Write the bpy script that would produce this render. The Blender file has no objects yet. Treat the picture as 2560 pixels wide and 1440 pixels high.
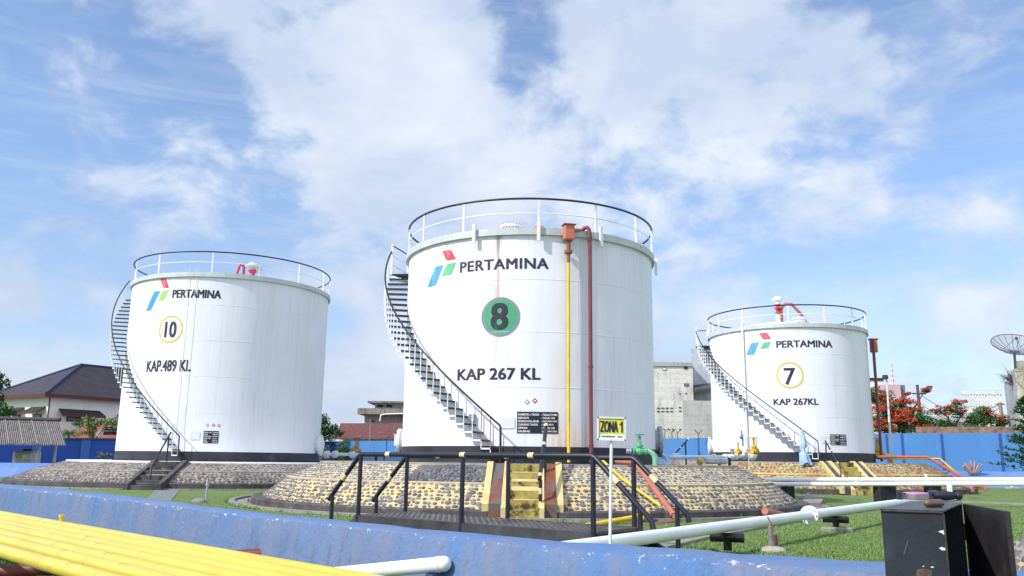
import bpy, bmesh, math, random
from mathutils import Vector, Matrix
rnd = random.Random(7)
SC = bpy.context.scene
COL = SC.collection
pi = math.pi
def V(*a): return Vector(a)

# ------------------------------------------------------------------ camera
FPX, PITCH, ROLL, EYE = 2084.2, 0.2035, 0.0125, 1.2
F_ = V(0, math.cos(PITCH), math.sin(PITCH)); U0 = V(0, -math.sin(PITCH), math.cos(PITCH)); R0 = V(1, 0, 0)
R_ = R0*math.cos(ROLL) + U0*math.sin(ROLL); U_ = -R0*math.sin(ROLL) + U0*math.cos(ROLL)
cd = bpy.data.cameras.new('camera'); cam = bpy.data.objects.new('camera', cd); COL.objects.link(cam)
cd.sensor_width = 36; cd.lens = FPX/2560*36; cd.clip_start = .05; cd.clip_end = 5000
m = Matrix((R_, U_, -F_)).transposed().to_4x4(); m.translation = V(0, 0, EYE); cam.matrix_world = m
SC.camera = cam
O = V(0, 0, EYE)
def ray(x, y): return F_ + R_*((x-1280)/FPX) - U_*((y-720)/FPX)
def atz(x, y, z): d = ray(x, y); return O + d*((z-EYE)/d.z)
def aty(x, y, Y): d = ray(x, y); return O + d*(Y/d.y)

# ------------------------------------------------------------------ sun, sky, exposure
ALPHA, ELEV = math.radians(57), math.radians(41)
SUNDIR = V(math.sin(ALPHA)*math.cos(ELEV), math.cos(ALPHA)*math.cos(ELEV), -math.sin(ELEV))
sl = bpy.data.lights.new('sun', 'SUN'); so = bpy.data.objects.new('sun', sl); COL.objects.link(so)
sl.energy = 3.7; sl.angle = math.radians(.53); sl.color = (1, .955, .90)
so.rotation_euler = SUNDIR.to_track_quat('-Z', 'Y').to_euler(); so.location = (-30, -30, 60)
SC.view_settings.view_transform = 'Standard'; SC.view_settings.look = 'None'
SC.view_settings.exposure = 0.35; SC.view_settings.gamma = 1
W = bpy.data.worlds.new('World'); SC.world = W; W.use_nodes = True

class NT:
    """small node-graph helper"""
    def __init__(s, t): s.t = t; s.N = t.nodes; s.L = t.links
    def n(s, typ, ins=None, **props):
        nd = s.N.new(typ)
        for k, v in props.items(): setattr(nd, k, v)
        for k, v in (ins or {}).items():
            sock = nd.inputs[k]
            if hasattr(v, 'is_output') or isinstance(v, bpy.types.NodeSocket): s.L.new(v, sock)
            else: sock.default_value = v
        return nd
    def math(s, op, a, b=None, clamp=False):
        nd = s.n('ShaderNodeMath', {0: a} if b is None else {0: a, 1: b}, operation=op, use_clamp=clamp); return nd.outputs[0]
    def mr(s, v, a, b, c=0., d=1., interp='LINEAR'):
        nd = s.n('ShaderNodeMapRange', {'Value': v, 'From Min': a, 'From Max': b, 'To Min': c, 'To Max': d}, interpolation_type=interp); return nd.outputs[0]
    def mix(s, f, a, b, blend='MIX'):
        nd = s.n('ShaderNodeMix', data_type='RGBA', blend_type=blend)
        for k, v in ((0, f), (6, a), (7, b)):
            if isinstance(v, bpy.types.NodeSocket): s.L.new(v, nd.inputs[k])
            else: nd.inputs[k].default_value = v if k == 0 else (tuple(v) + (1,))[:4]
        return nd.outputs[2]
    def noise(s, vec, scale, detail=4, rough=.5, dist=0.):
        return s.n('ShaderNodeTexNoise', {'Vector': vec, 'Scale': scale, 'Detail': detail, 'Roughness': rough, 'Distortion': dist}).outputs[0]
    def mapping(s, vec, scale=(1, 1, 1), loc=(0, 0, 0), rot=(0, 0, 0)):
        return s.n('ShaderNodeMapping', {'Vector': vec, 'Scale': scale, 'Location': loc, 'Rotation': rot}).outputs[0]

g = NT(W.node_tree); g.N.clear()
sky = g.n('ShaderNodeTexSky', sky_type='NISHITA', sun_disc=False, sun_elevation=ELEV, sun_rotation=ALPHA+pi, altitude=50, air_density=1.0, dust_density=.4, ozone_density=1.6)
gen = g.n('ShaderNodeTexCoord').outputs['Generated']
dirn = g.n('ShaderNodeVectorMath', {0: gen}, operation='NORMALIZE').outputs[0]
# cloud banks stand at fixed places of the sky dome: (photo x, y, angular radius in degrees, weight)
BANKS = [(640, 60, 7, .5), (900, 40, 9.5, .85), (1010, 210, 8.5, 1.), (780, 300, 5.5, .85), (900, 330, 7.5, .9), (1120, 360, 8, .9), (730, 395, 3.8, .75), (860, 460, 4.5, .55), (1400, 400, 6, .75), (1240, 230, 7, .5),
         (1330, 440, 5, .5), (1500, 60, 8.5, .6), (1720, 60, 9, .85), (1900, 170, 8, .85), (2020, 230, 5, .75), (1680, 260, 9, .6), (1760, 400, 7, .4), (1560, 470, 4, .5),
         (1250, 620, 9, .55), (1700, 640, 7, .52), (100, 780, 9, .55), (150, 290, 6, .36), (300, 330, 5, .30), (330, 720, 9, .52), (30, 220, 4.5, .36), (550, 520, 8, .42), (900, 760, 8, .62), (1980, 480, 6, .50), (2450, 560, 6, .50), (2380, 850, 8, .58), (1700, 820, 6, .62), (2120, 720, 6, .50),
         (380, 40, 6, .32), (2520, 820, 6, .55), (2150, 380, 6, .42), (2300, 640, 7, .45), (60, 960, 8, .55), (2250, 880, 6, .55), (2400, 200, 7, .30), (200, 560, 7, .40), (880, 950, 7, .6)]
tot = None
warp = g.n('ShaderNodeTexNoise', {'Vector': dirn, 'Scale': 5., 'Detail': 5., 'Roughness': .6}).outputs['Color']
wv = g.n('ShaderNodeVectorMath', {0: warp, 1: (.5, .5, .5)}, operation='SUBTRACT').outputs[0]
wv = g.n('ShaderNodeVectorMath', {0: wv, 'Scale': .16}, operation='SCALE').outputs[0]
dw = g.n('ShaderNodeVectorMath', {0: dirn, 1: wv}, operation='ADD').outputs[0]
dw = g.n('ShaderNodeVectorMath', {0: dw}, operation='NORMALIZE').outputs[0]
for (x, y, r, w) in BANKS:
    d = ray(x, y).normalized()
    dot = g.n('ShaderNodeVectorMath', {0: dw, 1: tuple(d)}, operation='DOT_PRODUCT').outputs['Value']
    v = g.mr(dot, math.cos(math.radians(r*1.35)), math.cos(math.radians(r*.25)), 0., w, 'SMOOTHSTEP')
    tot = v if tot is None else g.math('MAXIMUM', tot, v)
# out of view, denser and brighter cloud is added to raise the fill light
dz = g.n('ShaderNodeSeparateXYZ', {0: dirn}).outputs
dome = g.n('ShaderNodeVectorMath', {0: dirn, 1: (1, 1, 1.6)}, operation='MULTIPLY').outputs[0]
fb = g.noise(dome, 8.5, 10, .60, .25)
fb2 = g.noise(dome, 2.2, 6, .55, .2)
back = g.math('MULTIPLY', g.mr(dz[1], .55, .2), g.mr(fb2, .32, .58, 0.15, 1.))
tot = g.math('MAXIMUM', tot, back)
den = g.math('ADD', tot, g.math('MULTIPLY', g.math('SUBTRACT', fb, .5), 1.9))
den = g.mr(den, .30, .80, 0., 1., 'SMOOTHSTEP')
wisp = g.noise(g.mapping(dome, (3, 3, 14), rot=(0, .35, 0)), 1.5, 8, .6, .8)
den = g.math('MAXIMUM', den, g.mr(wisp, .48, .85, 0., .55))
haze = g.mr(dz[2], .30, .0, 0.10, .42)                   # whitish humid air low in the sky
den = g.math('ADD', g.math('MULTIPLY', den, .93), g.math('MULTIPLY', haze, g.math('SUBTRACT', 1., den)), clamp=True)
shade = g.noise(dome, 4.2, 6, .55, .3)
ccol = g.mix(g.mr(shade, .40, .62), (.59, .68, .85), (.84, .885, .96)); ccol = g.mix(g.mr(dz[2], .26, .03), ccol, g.mix(1., ccol, (.84, .87, .92), 'MULTIPLY'))
low = g.mr(dz[2], .34, .02); skc = g.mix(1., sky.outputs[0], g.mix(low, (.90, .985, 1.09), (.70, .74, .86)), 'MULTIPLY')
b1 = g.n('ShaderNodeBackground', {'Color': skc, 'Strength': .15})
b2 = g.n('ShaderNodeBackground', {'Color': ccol, 'Strength': g.mr(dz[1], .45, .15, .84, 1.2)})  # unseen clouds outside the view are brightened as added fill
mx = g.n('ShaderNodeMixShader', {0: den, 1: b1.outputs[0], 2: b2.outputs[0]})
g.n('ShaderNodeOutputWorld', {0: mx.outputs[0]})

# ------------------------------------------------------------------ text outlines, made before anything else
TXT = {}
def text2d(body, bold=0.0, space=1.0, shear=0.0):
    key = (body, bold, space, shear)
    if key in TXT: return TXT[key]
    c = bpy.data.curves.new('t', 'FONT'); c.body = body; c.offset = bold; c.space_character = space; c.shear = shear; c.resolution_u = 3
    o = bpy.data.objects.new('t', c); COL.objects.link(o)
    dg = bpy.context.evaluated_depsgraph_get(); dg.update()
    me = bpy.data.meshes.new_from_object(o.evaluated_get(dg))
    vs = [(v.co.x, v.co.y) for v in me.vertices]; fs = [tuple(p.vertices) for p in me.polygons]
    bpy.data.objects.remove(o); bpy.data.curves.remove(c); bpy.data.meshes.remove(me)
    x0 = min(v[0] for v in vs); x1 = max(v[0] for v in vs); y0 = min(v[1] for v in vs); y1 = max(v[1] for v in vs)
    TXT[key] = ([((x-x0)/(x1-x0), (y-y0)/(y1-y0)) for x, y in vs], fs); return TXT[key]
PLATE = ['DIAMETER x TINGGI|: 7606x6175 MM', 'DIBANGUN|: TAHUN 1978', 'PENGECATAN AKHIR|: JANUARI 2023', 'CLEANING TANGKI|: JUNI 2022', 'DIPAKAI|: TAHUN 1978', 'KALIBRASI|: JANUARI 2023']
for l in PLATE:
    for q in l.split('|'): text2d(q, .02)
for q in ('PERTAMINA', 'KAP 267 KL', 'KAP 267KL', '8', 'ZONA 1'): text2d(q, .0, 1.08 if q == 'PERTAMINA' else 1.0)
text2d('PERTAMINA', .0, 1.0); text2d('KAP.489 KL', .0); text2d('10', .0); text2d('7', .0); text2d('ZONA', .0); text2d('TANGKI PWK', .02); text2d('KAP 5000 LITER', .02)

# ------------------------------------------------------------------ materials
MATS = {}
def M(name, base, rough=.6, var=.12, scale=2., metal=0., bump=0., bscale=30., streak=0., sscale=6., stain=None, hook=None, spec=.4):
    if name in MATS: return MATS[name]
    mt = bpy.data.materials.new(name); mt.use_nodes = True; t = NT(mt.node_tree)
    bs = t.N['Principled BSDF']; co = t.n('ShaderNodeTexCoord').outputs['Object']
    f = t.noise(co, scale, 6, .6)
    lo = tuple(c*(1-var) for c in base); hi = tuple(min(1, c*(1+var)) for c in base)
    c = t.mix(t.mr(f, .3, .7), lo, hi)
    if streak:
        s = t.noise(t.mapping(co, (sscale, sscale, .12*sscale)), 1., 5, .6)
        c = t.mix(t.math('MULTIPLY', t.mr(s, .5, .8), streak), c, tuple(x*.55 for x in base))
    if stain:
        col, sc, thr = stain
        s = t.noise(co, sc, 6, .65, .4)
        c = t.mix(t.mr(s, thr, thr+.08), c, col)
    if hook: c = hook(t, co, c)
    t.L.new(c, bs.inputs['Base Color']); bs.inputs['Roughness'].default_value = rough; bs.inputs['Metallic'].default_value = metal
    bs.inputs['Specular IOR Level'].default_value = spec
    if bump:
        b = t.n('ShaderNodeBump', {'Height': t.noise(co, bscale, 5, .6), 'Strength': bump, 'Distance': .02}); t.L.new(b.outputs[0], bs.inputs['Normal'])
    MATS[name] = mt; return mt

# ------------------------------------------------------------------ mesh builder
class MB:
    def __init__(s): s.v = []; s.f = []; s.mi = []; s.sm = []; s.cur = 0; s.attr = None
    def mat(s, i): s.cur = i; return s
    def add(s, vs, fs, smooth=False):
        b = len(s.v); s.v += [tuple(q) for q in vs]
        for f in fs: s.f.append(tuple(b+i for i in f)); s.mi.append(s.cur); s.sm.append(smooth)
    def hexa(s, p):
        s.add(p, [(0, 3, 2, 1), (4, 5, 6, 7), (0, 1, 5, 4), (1, 2, 6, 5), (2, 3, 7, 6), (3, 0, 4, 7)])
    def box(s, c, d, rz=0., bev=0.):
        c = Vector(c); ca, sa = math.cos(rz), math.sin(rz)
        def P(x, y, z): return c + V(x*ca - y*sa, x*sa + y*ca, z)
        x, y, z = d[0]/2, d[1]/2, d[2]/2
        if bev <= 0:
            s.hexa([P(-x, -y, -z), P(x, -y, -z), P(x, y, -z), P(-x, y, -z), P(-x, -y, z), P(x, -y, z), P(x, y, z), P(-x, y, z)]); return
        b = bev
        rings = []
        for zz, q in ((-z, b), (-z+b, 0), (z-b, 0), (z, b)):
            X, Y = x-q, y-q
            rings.append([P(-X+b, -Y, zz), P(X-b, -Y, zz), P(X, -Y+b, zz), P(X, Y-b, zz), P(X-b, Y, zz), P(-X+b, Y, zz), P(-X, Y-b, zz), P(-X, -Y+b, zz)])
        s.loft(rings, True, True)
    def beam(s, a, b, w, h, up=V(0, 0, 1)):
        a = Vector(a); b = Vector(b); d = (b-a).normalized(); sd = d.cross(up)
        if sd.length < 1e-4: sd = d.cross(V(0, 1, 0))
        sd.normalize(); u = sd.cross(d).normalized(); sd = sd*(w/2); u = u*(h/2)
        s.hexa([a-sd-u, a+sd-u, b+sd-u, b-sd-u, a-sd+u, a+sd+u, b+sd+u, b-sd+u])
    def loft(s, rings, cap0=False, cap1=False, smooth=False, close=True):
        n = len(rings[0]); vs = [p for r in rings for p in r]; fs = []
        for i in range(len(rings)-1):
            for j in range(n if close else n-1):
                k = (j+1) % n; fs.append((i*n+j, i*n+k, (i+1)*n+k, (i+1)*n+j))
        s.add(vs, fs, smooth)
        if cap0: s.add(rings[0], [tuple(range(n))[::-1]])
        if cap1: s.add(rings[-1], [tuple(range(n))])
    def tube(s, pts, r, n=10, caps=True, closed=False):
        pts = [Vector(p) for p in pts]; rings = []; m_ = len(pts); prev = None
        for i, p in enumerate(pts):
            if closed: d = pts[(i+1) % m_] - pts[i-1]
            else: d = (pts[min(i+1, m_-1)] - pts[i]).normalized() + (pts[i] - pts[max(i-1, 0)]).normalized()
            if d.length < 1e-6: d = pts[min(i+1, m_-1)] - pts[max(i-1, 0)]
            d.normalize()
            if prev is None:
                a = d.cross(V(0, 0, 1))
                if a.length < .05: a = d.cross(V(1, 0, 0))
            else: a = prev - d*prev.dot(d)
            a.normalize(); prev = a; b = d.cross(a)
            rr = r[i] if isinstance(r, (list, tuple)) else r
            rings.append([p + a*(rr*math.cos(2*pi*k/n)) + b*(rr*math.sin(2*pi*k/n)) for k in range(n)])
        if closed: rings.append(rings[0])
        s.loft(rings, caps and not closed, caps and not closed, True)
    def lathe(s, prof, c, n=96, a0=0., a1=2*pi, smooth=True):
        c = Vector(c); full = abs(a1-a0-2*pi) < 1e-6; m_ = n if full else n+1
        rings = [[c + V(r*math.cos(a0+(a1-a0)*k/n), r*math.sin(a0+(a1-a0)*k/n), z) for k in range(m_)] for r, z in prof]
        s.loft(rings, False, False, smooth, full)
    def lathe_ax(s, prof, c, ax, n=20):
        c = Vector(c); ax = Vector(ax).normalized(); a = ax.orthogonal().normalized(); b = ax.cross(a)
        rings = [[c + ax*h + a*(r*math.cos(2*pi*k/n)) + b*(r*math.sin(2*pi*k/n)) for k in range(n)] for r, h in prof]
        for i in range(len(rings)-1): s.loft(rings[i:i+2], False, False, False)
        s.add(rings[0], [tuple(range(n))[::-1]]); s.add(rings[-1], [tuple(range(n))])
    def ball(s, c, r, n=10, m_=6):
        c = Vector(c); r = V(r, r, r) if not isinstance(r, (tuple, list, Vector)) else Vector(r); rings = []
        for i in range(m_+1):
            t = pi*i/m_ - pi/2
            rings.append([c + V(r.x*math.cos(t)*math.cos(2*pi*k/n), r.y*math.cos(t)*math.sin(2*pi*k/n), r.z*math.sin(t)) for k in range(n)])
        s.loft(rings, False, False, True)
    def poly(s, pts): s.add(pts, [tuple(range(len(pts)))])
    def build(s, name, mats, parent=None, org=None, flat=False):
        me = bpy.data.meshes.new(name)
        if parent is not None: org = ORG[parent.name]
        elif org is None:
            xs = [q[0] for q in s.v]; ys = [q[1] for q in s.v]; zs = [q[2] for q in s.v]
            org = V((min(xs)+max(xs))/2, (min(ys)+max(ys))/2, min(zs))
        me.from_pydata([(q[0]-org.x, q[1]-org.y, q[2]-org.z) for q in s.v], [], s.f)
        for mt in (mats if isinstance(mats, (list, tuple)) else [mats]): me.materials.append(mt)
        me.polygons.foreach_set('material_index', s.mi); me.polygons.foreach_set('use_smooth', s.sm)
        if s.attr:
            a = me.attributes.new('prof', 'FLOAT', 'POINT'); a.data.foreach_set('value', s.attr)
        me.update()
        o = bpy.data.objects.new(name, me); COL.objects.link(o)
        if parent is not None: o.parent = parent
        else: o.location = org
        ORG[o.name] = org.copy(); return o
ORG = {}
def tag(o, label, cat, group=None, kind=None):
    o['label'] = label; o['category'] = cat
    if group: o['group'] = group
    if kind: o['kind'] = kind
    return o
def setting(o, kind='structure'): o['kind'] = kind; return o
def thing(name, loc, label, cat, group=None):
    o = bpy.data.objects.new(name, None); COL.objects.link(o); o.location = loc; o.empty_display_size = .3
    ORG[o.name] = Vector(loc); return tag(o, label, cat, group)
def copy_tree(o, parent=None):
    c = o.copy(); COL.objects.link(c)
    if parent is not None: c.parent = parent
    ORG[c.name] = ORG[o.name]
    for ch in list(o.children): copy_tree(ch, c)
    return c

# ---- palette
white = M('white_paint', (.76, .77, .81), .45, .03, 1.5)
whitepipe = M('white_pipe_paint', (.78, .80, .80), .35, .05, 3)
black = M('black_paint', (.012, .013, .018), .42, .3, 4, bump=.1, bscale=60)
railblack = M('rail_black', (.018, .019, .032), .4, .25, 3)
galv = M('galvanised_rim', (.50, .53, .54), .5, .1, 1.2, streak=.3)
creamband = M('cream_band', (.72, .55, .33), .6, .2, 9)
treadm = M('tread_plate', (.022, .022, .03), .6, .3, 5)
redp = M('red_pipe_paint', (.36, .085, .06), .5, .2, 3, streak=.3)
foamred = M('foam_box_red', (.52, .16, .10), .55, .12, 3)
brownp = M('brown_pipe_paint', (.17, .045, .05), .5, .2, 3)
salmon = M('salmon_pipe_paint', (.42, .13, .10), .5, .15, 4)
yellp = M('yellow_pipe_paint', (.72, .50, .03), .42, .15, 3, streak=.15)
rust = M('rusty_steel', (.30, .12, .05), .8, .4, 6)
greenv = M('green_valve_paint', (.10, .40, .19), .4, .12, 6)
greyst = M('grey_steel', (.33, .35, .40), .5, .1, 5)
concrete = M('concrete', (.24, .225, .20), .9, .25, 2.5, bump=.4, bscale=25, stain=((.10, .10, .09), 3., .58))
darkconc = M('dark_concrete', (.075, .07, .072), .85, .45, 2.2, bump=.5, bscale=14, streak=.5, sscale=5, stain=((.22, .21, .20), 2.4, .62))
inkm = M('lettering_black', (.022, .022, .04), .55, .3, 3, stain=((.10, .10, .12), 5., .60), hook=lambda tt, co, c: tt.mix(tt.mr(tt.noise(tt.mapping(co, (6, 6, .6)), 1., 6, .7), .55, .75, 0, .6), c, (.17, .17, .19)))
inkw = M('lettering_white', (.8, .8, .8), .5, .03, 3)
lred = M('emblem_red', (.55, .045, .075), .5, .15, 2, streak=.0, hook=lambda tt, co, c: tt.mix(tt.mr(tt.noise(tt.mapping(co, (6, 6, .8)), 1., 6, .7), .50, .75, 0, .45), c, (.62, .60, .62))); lblue = M('emblem_blue', (.035, .30, .62), .5, .15, 2, streak=.0, hook=lambda tt, co, c: tt.mix(tt.mr(tt.noise(tt.mapping(co, (6, 6, .8)), 1., 6, .7), .50, .75, 0, .45), c, (.62, .60, .62))); lgreen = M('emblem_green', (.10, .48, .24), .5, .15, 2, streak=.0, hook=lambda tt, co, c: tt.mix(tt.mr(tt.noise(tt.mapping(co, (6, 6, .8)), 1., 6, .7), .50, .75, 0, .45), c, (.62, .60, .62))); llime = M('emblem_lime', (.34, .56, .16), .45, .08, 2)
glassd = M('dark_window', (.03, .035, .045), .15, .2, 1, spec=.6)

# ================================================================== STORAGE TANKS
class Tank: pass
def tank_frame(X, Y, R, zbase, zband, zlow, zrail, w):
    t = Tank(); t.C = V(X, Y, 0); t.R = R; t.zbase = zbase; t.zband = zband; t.zlow = zlow; t.zrail = zrail; t.w = w
    D = math.hypot(X, Y); t.tc = V(-X/D, -Y/D, 0); t.rt = V(Y/D, -X/D, 0); t.a0 = math.atan2(t.tc.y, t.tc.x)
    return t
def tp(t, psi, rho, z):
    a = math.radians(psi); return t.C + t.tc*(rho*math.cos(a)) + t.rt*(rho*math.sin(a)) + V(0, 0, z)
def hit(t, x, y, rho=None):
    rho = rho or t.R; d = ray(x, y); a = d.x**2+d.y**2; b = -2*(d.x*t.C.x+d.y*t.C.y); c = t.C.x**2+t.C.y**2-rho*rho
    q = max(0, b*b-4*a*c); P = O + d*((-b-math.sqrt(q))/2/a); v = P-t.C
    return math.degrees(math.atan2(v.dot(t.rt), v.dot(t.tc))), P.z
def onto(t, mb, vs, fs, off=.005, step=.12):
    """bend a flat outline (arc length s, height z) onto the shell"""
    bm = bmesh.new(); bv = [bm.verts.new((x, y, 0)) for x, y in vs]
    for f in fs:
        try: bm.faces.new([bv[i] for i in f])
        except ValueError: pass
    x0 = min(v[0] for v in vs); x1 = max(v[0] for v in vs)
    k = math.floor(x0/step)+1
    while k*step < x1:
        bmesh.ops.bisect_plane(bm, geom=bm.verts[:]+bm.edges[:]+bm.faces[:], plane_co=(k*step, 0, 0), plane_no=(1, 0, 0)); k += 1
    bm.verts.ensure_lookup_table(); bm.verts.index_update()
    rho = t.R+off
    mb.add([tp(t, math.degrees(v.co.x/t.R), rho, v.co.y) for v in bm.verts], [[v.index for v in f.verts] for f in bm.faces]); bm.free()
def sz(t, x, y):
    p, z = hit(t, x, y); return math.radians(p)*t.R, z
def shell_text(t, body, bold, px, mat, name, parent, space=1.0, off=.006):
    """px: left-bottom, left-top, right-bottom pixels of the lettering"""
    s0, z0 = sz(t, *px[0]); _, z1 = sz(t, *px[1]); s1, zr = sz(t, *px[2])
    vs, fs = text2d(body, 0., space); mb = MB(); e = bold*abs(z1-z0)*1.5
    for k, (dx, dy) in enumerate(((-e, -e*.5), (e, -e*.5), (-e, e*.5), (e, e*.5), (0., 0.))):        # strokes fattened by laying the outline side by side
        onto(t, mb, [(s0+e+(s1-s0-2*e)*x+dx, z0+(zr-z0)*x*.5+e*.5+(z1-z0-e)*y+dy) for x, y in vs], fs, off+.0010*k)
    return mb.build(name, mat, parent)
def shell_disc(t, mb, s, z, r0, r1, off, n=48):
    vs = []; fs = []
    for k in range(n):
        a = 2*pi*k/n
        for r in (r0, r1): vs.append((s+r*math.cos(a), z+r*math.sin(a)))
    for k in range(n):
        j = (k+1) % n
        fs.append((2*k, 2*k+1, 2*j+1, 2*j)) if r0 > 0 else None
    if r0 <= 0: vs = [(s+r1*math.cos(2*pi*k/n), z+r1*math.sin(2*pi*k/n)) for k in range(n)]; fs = [tuple(range(n))]
    onto(t, mb, vs, fs, off)

def shellmat(name, t, stains):
    def hook(tt, co, c):
        s = tt.noise(tt.mapping(co, (7, 7, .35)), 1., 5, .65)
        c = tt.mix(tt.math('MULTIPLY', tt.mr(s, .50, .78), .40), c, (.52, .51, .50))
        s = tt.noise(co, .55, 5, .6, .5); c = tt.mix(tt.mr(s, .45, .75, 0, .22), c, (.60, .60, .60))
        s = tt.noise(tt.mapping(co, (3.5, 3.5, .2)), 1., 6, .7); c = tt.mix(tt.mr(s, .60, .74, 0, .30), c, (.56, .52, .45))
        xyz = tt.n('ShaderNodeSeparateXYZ', {0: co}).outputs
        # plate edges show as thin grimy joints
        for (psi, hw, z0, z1, col, amt) in stains:
            n_ = t.tc*math.cos(math.radians(psi)) + t.rt*math.sin(math.radians(psi)); tg = -t.tc*math.sin(math.radians(psi)) + t.rt*math.cos(math.radians(psi))
            side = tt.n('ShaderNodeVectorMath', {0: co, 1: tuple(tg)}, operation='DOT_PRODUCT').outputs['Value']
            front = tt.n('ShaderNodeVectorMath', {0: co, 1: tuple(n_)}, operation='DOT_PRODUCT').outputs['Value']
            msk = tt.math('MULTIPLY', tt.mr(tt.math('ABSOLUTE', side), hw, hw*.1), tt.math('GREATER_THAN', front, 0.))
            msk = tt.math('MULTIPLY', msk, tt.mr(xyz[2], z0-t.zbase, z1-t.zbase))
            st = tt.noise(tt.mapping(co, (14, 14, .5)), 1., 6, .7)
            msk = tt.math('MULTIPLY', msk, tt.mr(st, .35, .65))
            c = tt.mix(tt.math('MULTIPLY', msk, amt), c, col)
        return c
    return M(name, (.755, .765, .825), .5, .035, .6, hook=hook, bump=.30, bscale=1.3)

def build_tank(t, label, seams, stains, posts0, stair, emblem, name_px, name_bold, name_sp, disc, cap_px, plate, board, hazards, limegreen=False):
    root = thing('storage_tank', tp(t, 0, 0, t.zbase), label, 'storage tank', 'white cylindrical fuel tanks')
    C = tp(t, 0, 0, 0); zt = t.zlow+.17
    # shell with raised weld beads between its rings of plates
    mb = MB(); lv = [t.zband]+list(seams)+[zt-.01]
    for za, zb in zip(lv, lv[1:]): mb.lathe([(t.R, za), (t.R, zb)], C, 160)
    for z in seams: mb.lathe([(t.R-.002, z-.012), (t.R+.006, z-.004), (t.R+.006, z+.004), (t.R-.002, z+.012)], C, 160)
    rr = random.Random(int(t.R*100))
    for i, z in enumerate([t.zband]+list(seams)):                    # upright weld seams, staggered ring by ring
        z2 = (list(seams)+[t.zlow])[i]; a = rr.uniform(0, 25)-40+i*23
        for k in range(5):
            mb.beam(tp(t, a+k*72, t.R+.001, z+.014), tp(t, a+k*72, t.R+.001, z2-.014), .018, .006, t.tc*math.cos(math.radians(a+k*72))+t.rt*math.sin(math.radians(a+k*72)))
    mb.build('shell', shellmat('shell_paint_%d' % int(t.C.x+50), t, stains), root)
    mb = MB(); mb.lathe([(t.R+.004, t.zbase), (t.R+.004, t.zband)], C, 160); mb.lathe([(t.R+.09, t.zbase+.004), (t.R+.09, t.zbase+.025), (t.R+.005, t.zbase+.026)], C, 120)
    mb.build('base_band', M('bitumen_band', (.024, .025, .036), .55, .5, 1.3, streak=.0, stain=((.05, .05, .075), 1.2, .6)), root)
    mb = MB(); mb.lathe([(t.R, zt), (t.R*.5, zt+.42), (.02, zt+.62)], C, 96); mb.build('roof', white, root)
    mb = MB(); mb.lathe([(t.R+.006, t.zlow), (t.R+.095, t.zlow), (t.R+.095, zt+.02), (t.R+.05, zt+.022), (t.R-.02, zt+.006)], C, 56, smooth=False)
    mb.build('rim', galv, root)
    # railing round the roof edge
    rho = t.R+.03; a_ = [k*2.5 for k in range(144)]
    mb = MB(); mb.tube([tp(t, a, rho, t.zrail) for a in a_], .032, 8, closed=True); rl = mb.build('railing', railblack, root)
    mb = MB(); mb.tube([tp(t, a, rho-.02, t.zlow+.2+(t.zrail-t.zlow-.2)*.5) for a in a_], .017, 6, closed=True); mb.build('mid_rail', white, rl)
    for k in range(14):
        a = posts0+25.2*k
        mb = MB(); n_ = tp(t, a, 1, 0)-tp(t, a, 0, 0); mb.beam(tp(t, a, rho-.01, t.zlow+.17), tp(t, a, rho-.01, t.zrail-.0), .05, .045, n_); mb.build('post', white, rl)
    # spiral stair
    p0, z0, p1, n, slope, plat = stair
    ra, rb = t.R+.015, t.R+t.w
    dp = (p1-p0)/n; dz = abs(dp)*slope
    mb = MB(); pts = []
    for k in range(n):                                              # zig-zag edge angle under the balusters
        z = z0+k*dz; a = p0+dp*k
        pts += [tp(t, a, rb, z), tp(t, a+dp, rb, z)]
    for k in range(0, len(pts)-1):
        if (pts[k]-pts[k+1]).length > .01: mb.beam(pts[k], pts[k+1], .022, .04, V(0, 0, 1) if k % 2 == 0 else t.tc)
    sc = mb.build('staircase', [white], root)
    for k in range(n):
        z = z0+k*dz; a = p0+dp*k; b = a+dp
        mb = MB()
        mb.add([tp(t, a, ra, z-.012), tp(t, a, rb-.012, z-.012), tp(t, b, rb-.012, z-.012), tp(t, b, ra, z-.012), tp(t, a, ra, z+.012), tp(t, a, rb-.012, z+.012), tp(t, b, rb-.012, z+.012), tp(t, b, ra, z+.012)],
               [(0, 1, 2, 3), (4, 7, 6, 5), (0, 4, 5, 1), (1, 5, 6, 2), (2, 6, 7, 3), (3, 7, 4, 0)])
        mb.mat(1); mb.beam(tp(t, a-dp*.06, ra, z+.0), tp(t, a-dp*.06, rb-.014, z+.0), .035, .05)
        o = mb.build('tread', [galv, treadm], sc)
        mb = MB(); low = (k < 5 and t.C.x > 0 and t.C.x < 5)
        mb.beam(tp(t, a, rb+.014, z-.02), tp(t, a, rb+.014, z+.78+.0), .022, .022, t.tc); mb.build('baluster', rust if (low and k < 3) else white, sc)
    pts = [tp(t, p0+.3, rb+.014, z0-.1), tp(t, p0+.3, rb+.014, z0+.72)] + [tp(t, p0+dp*k, rb+.014, z0+.78+k*dz) for k in range(0, n+1)]
    mb = MB(); mb.tube(pts[:2]+[pts[1]+(pts[2]-pts[1])*.5]+pts[2:], .026, 7); mb.build('handrail', railblack, sc)
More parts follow.
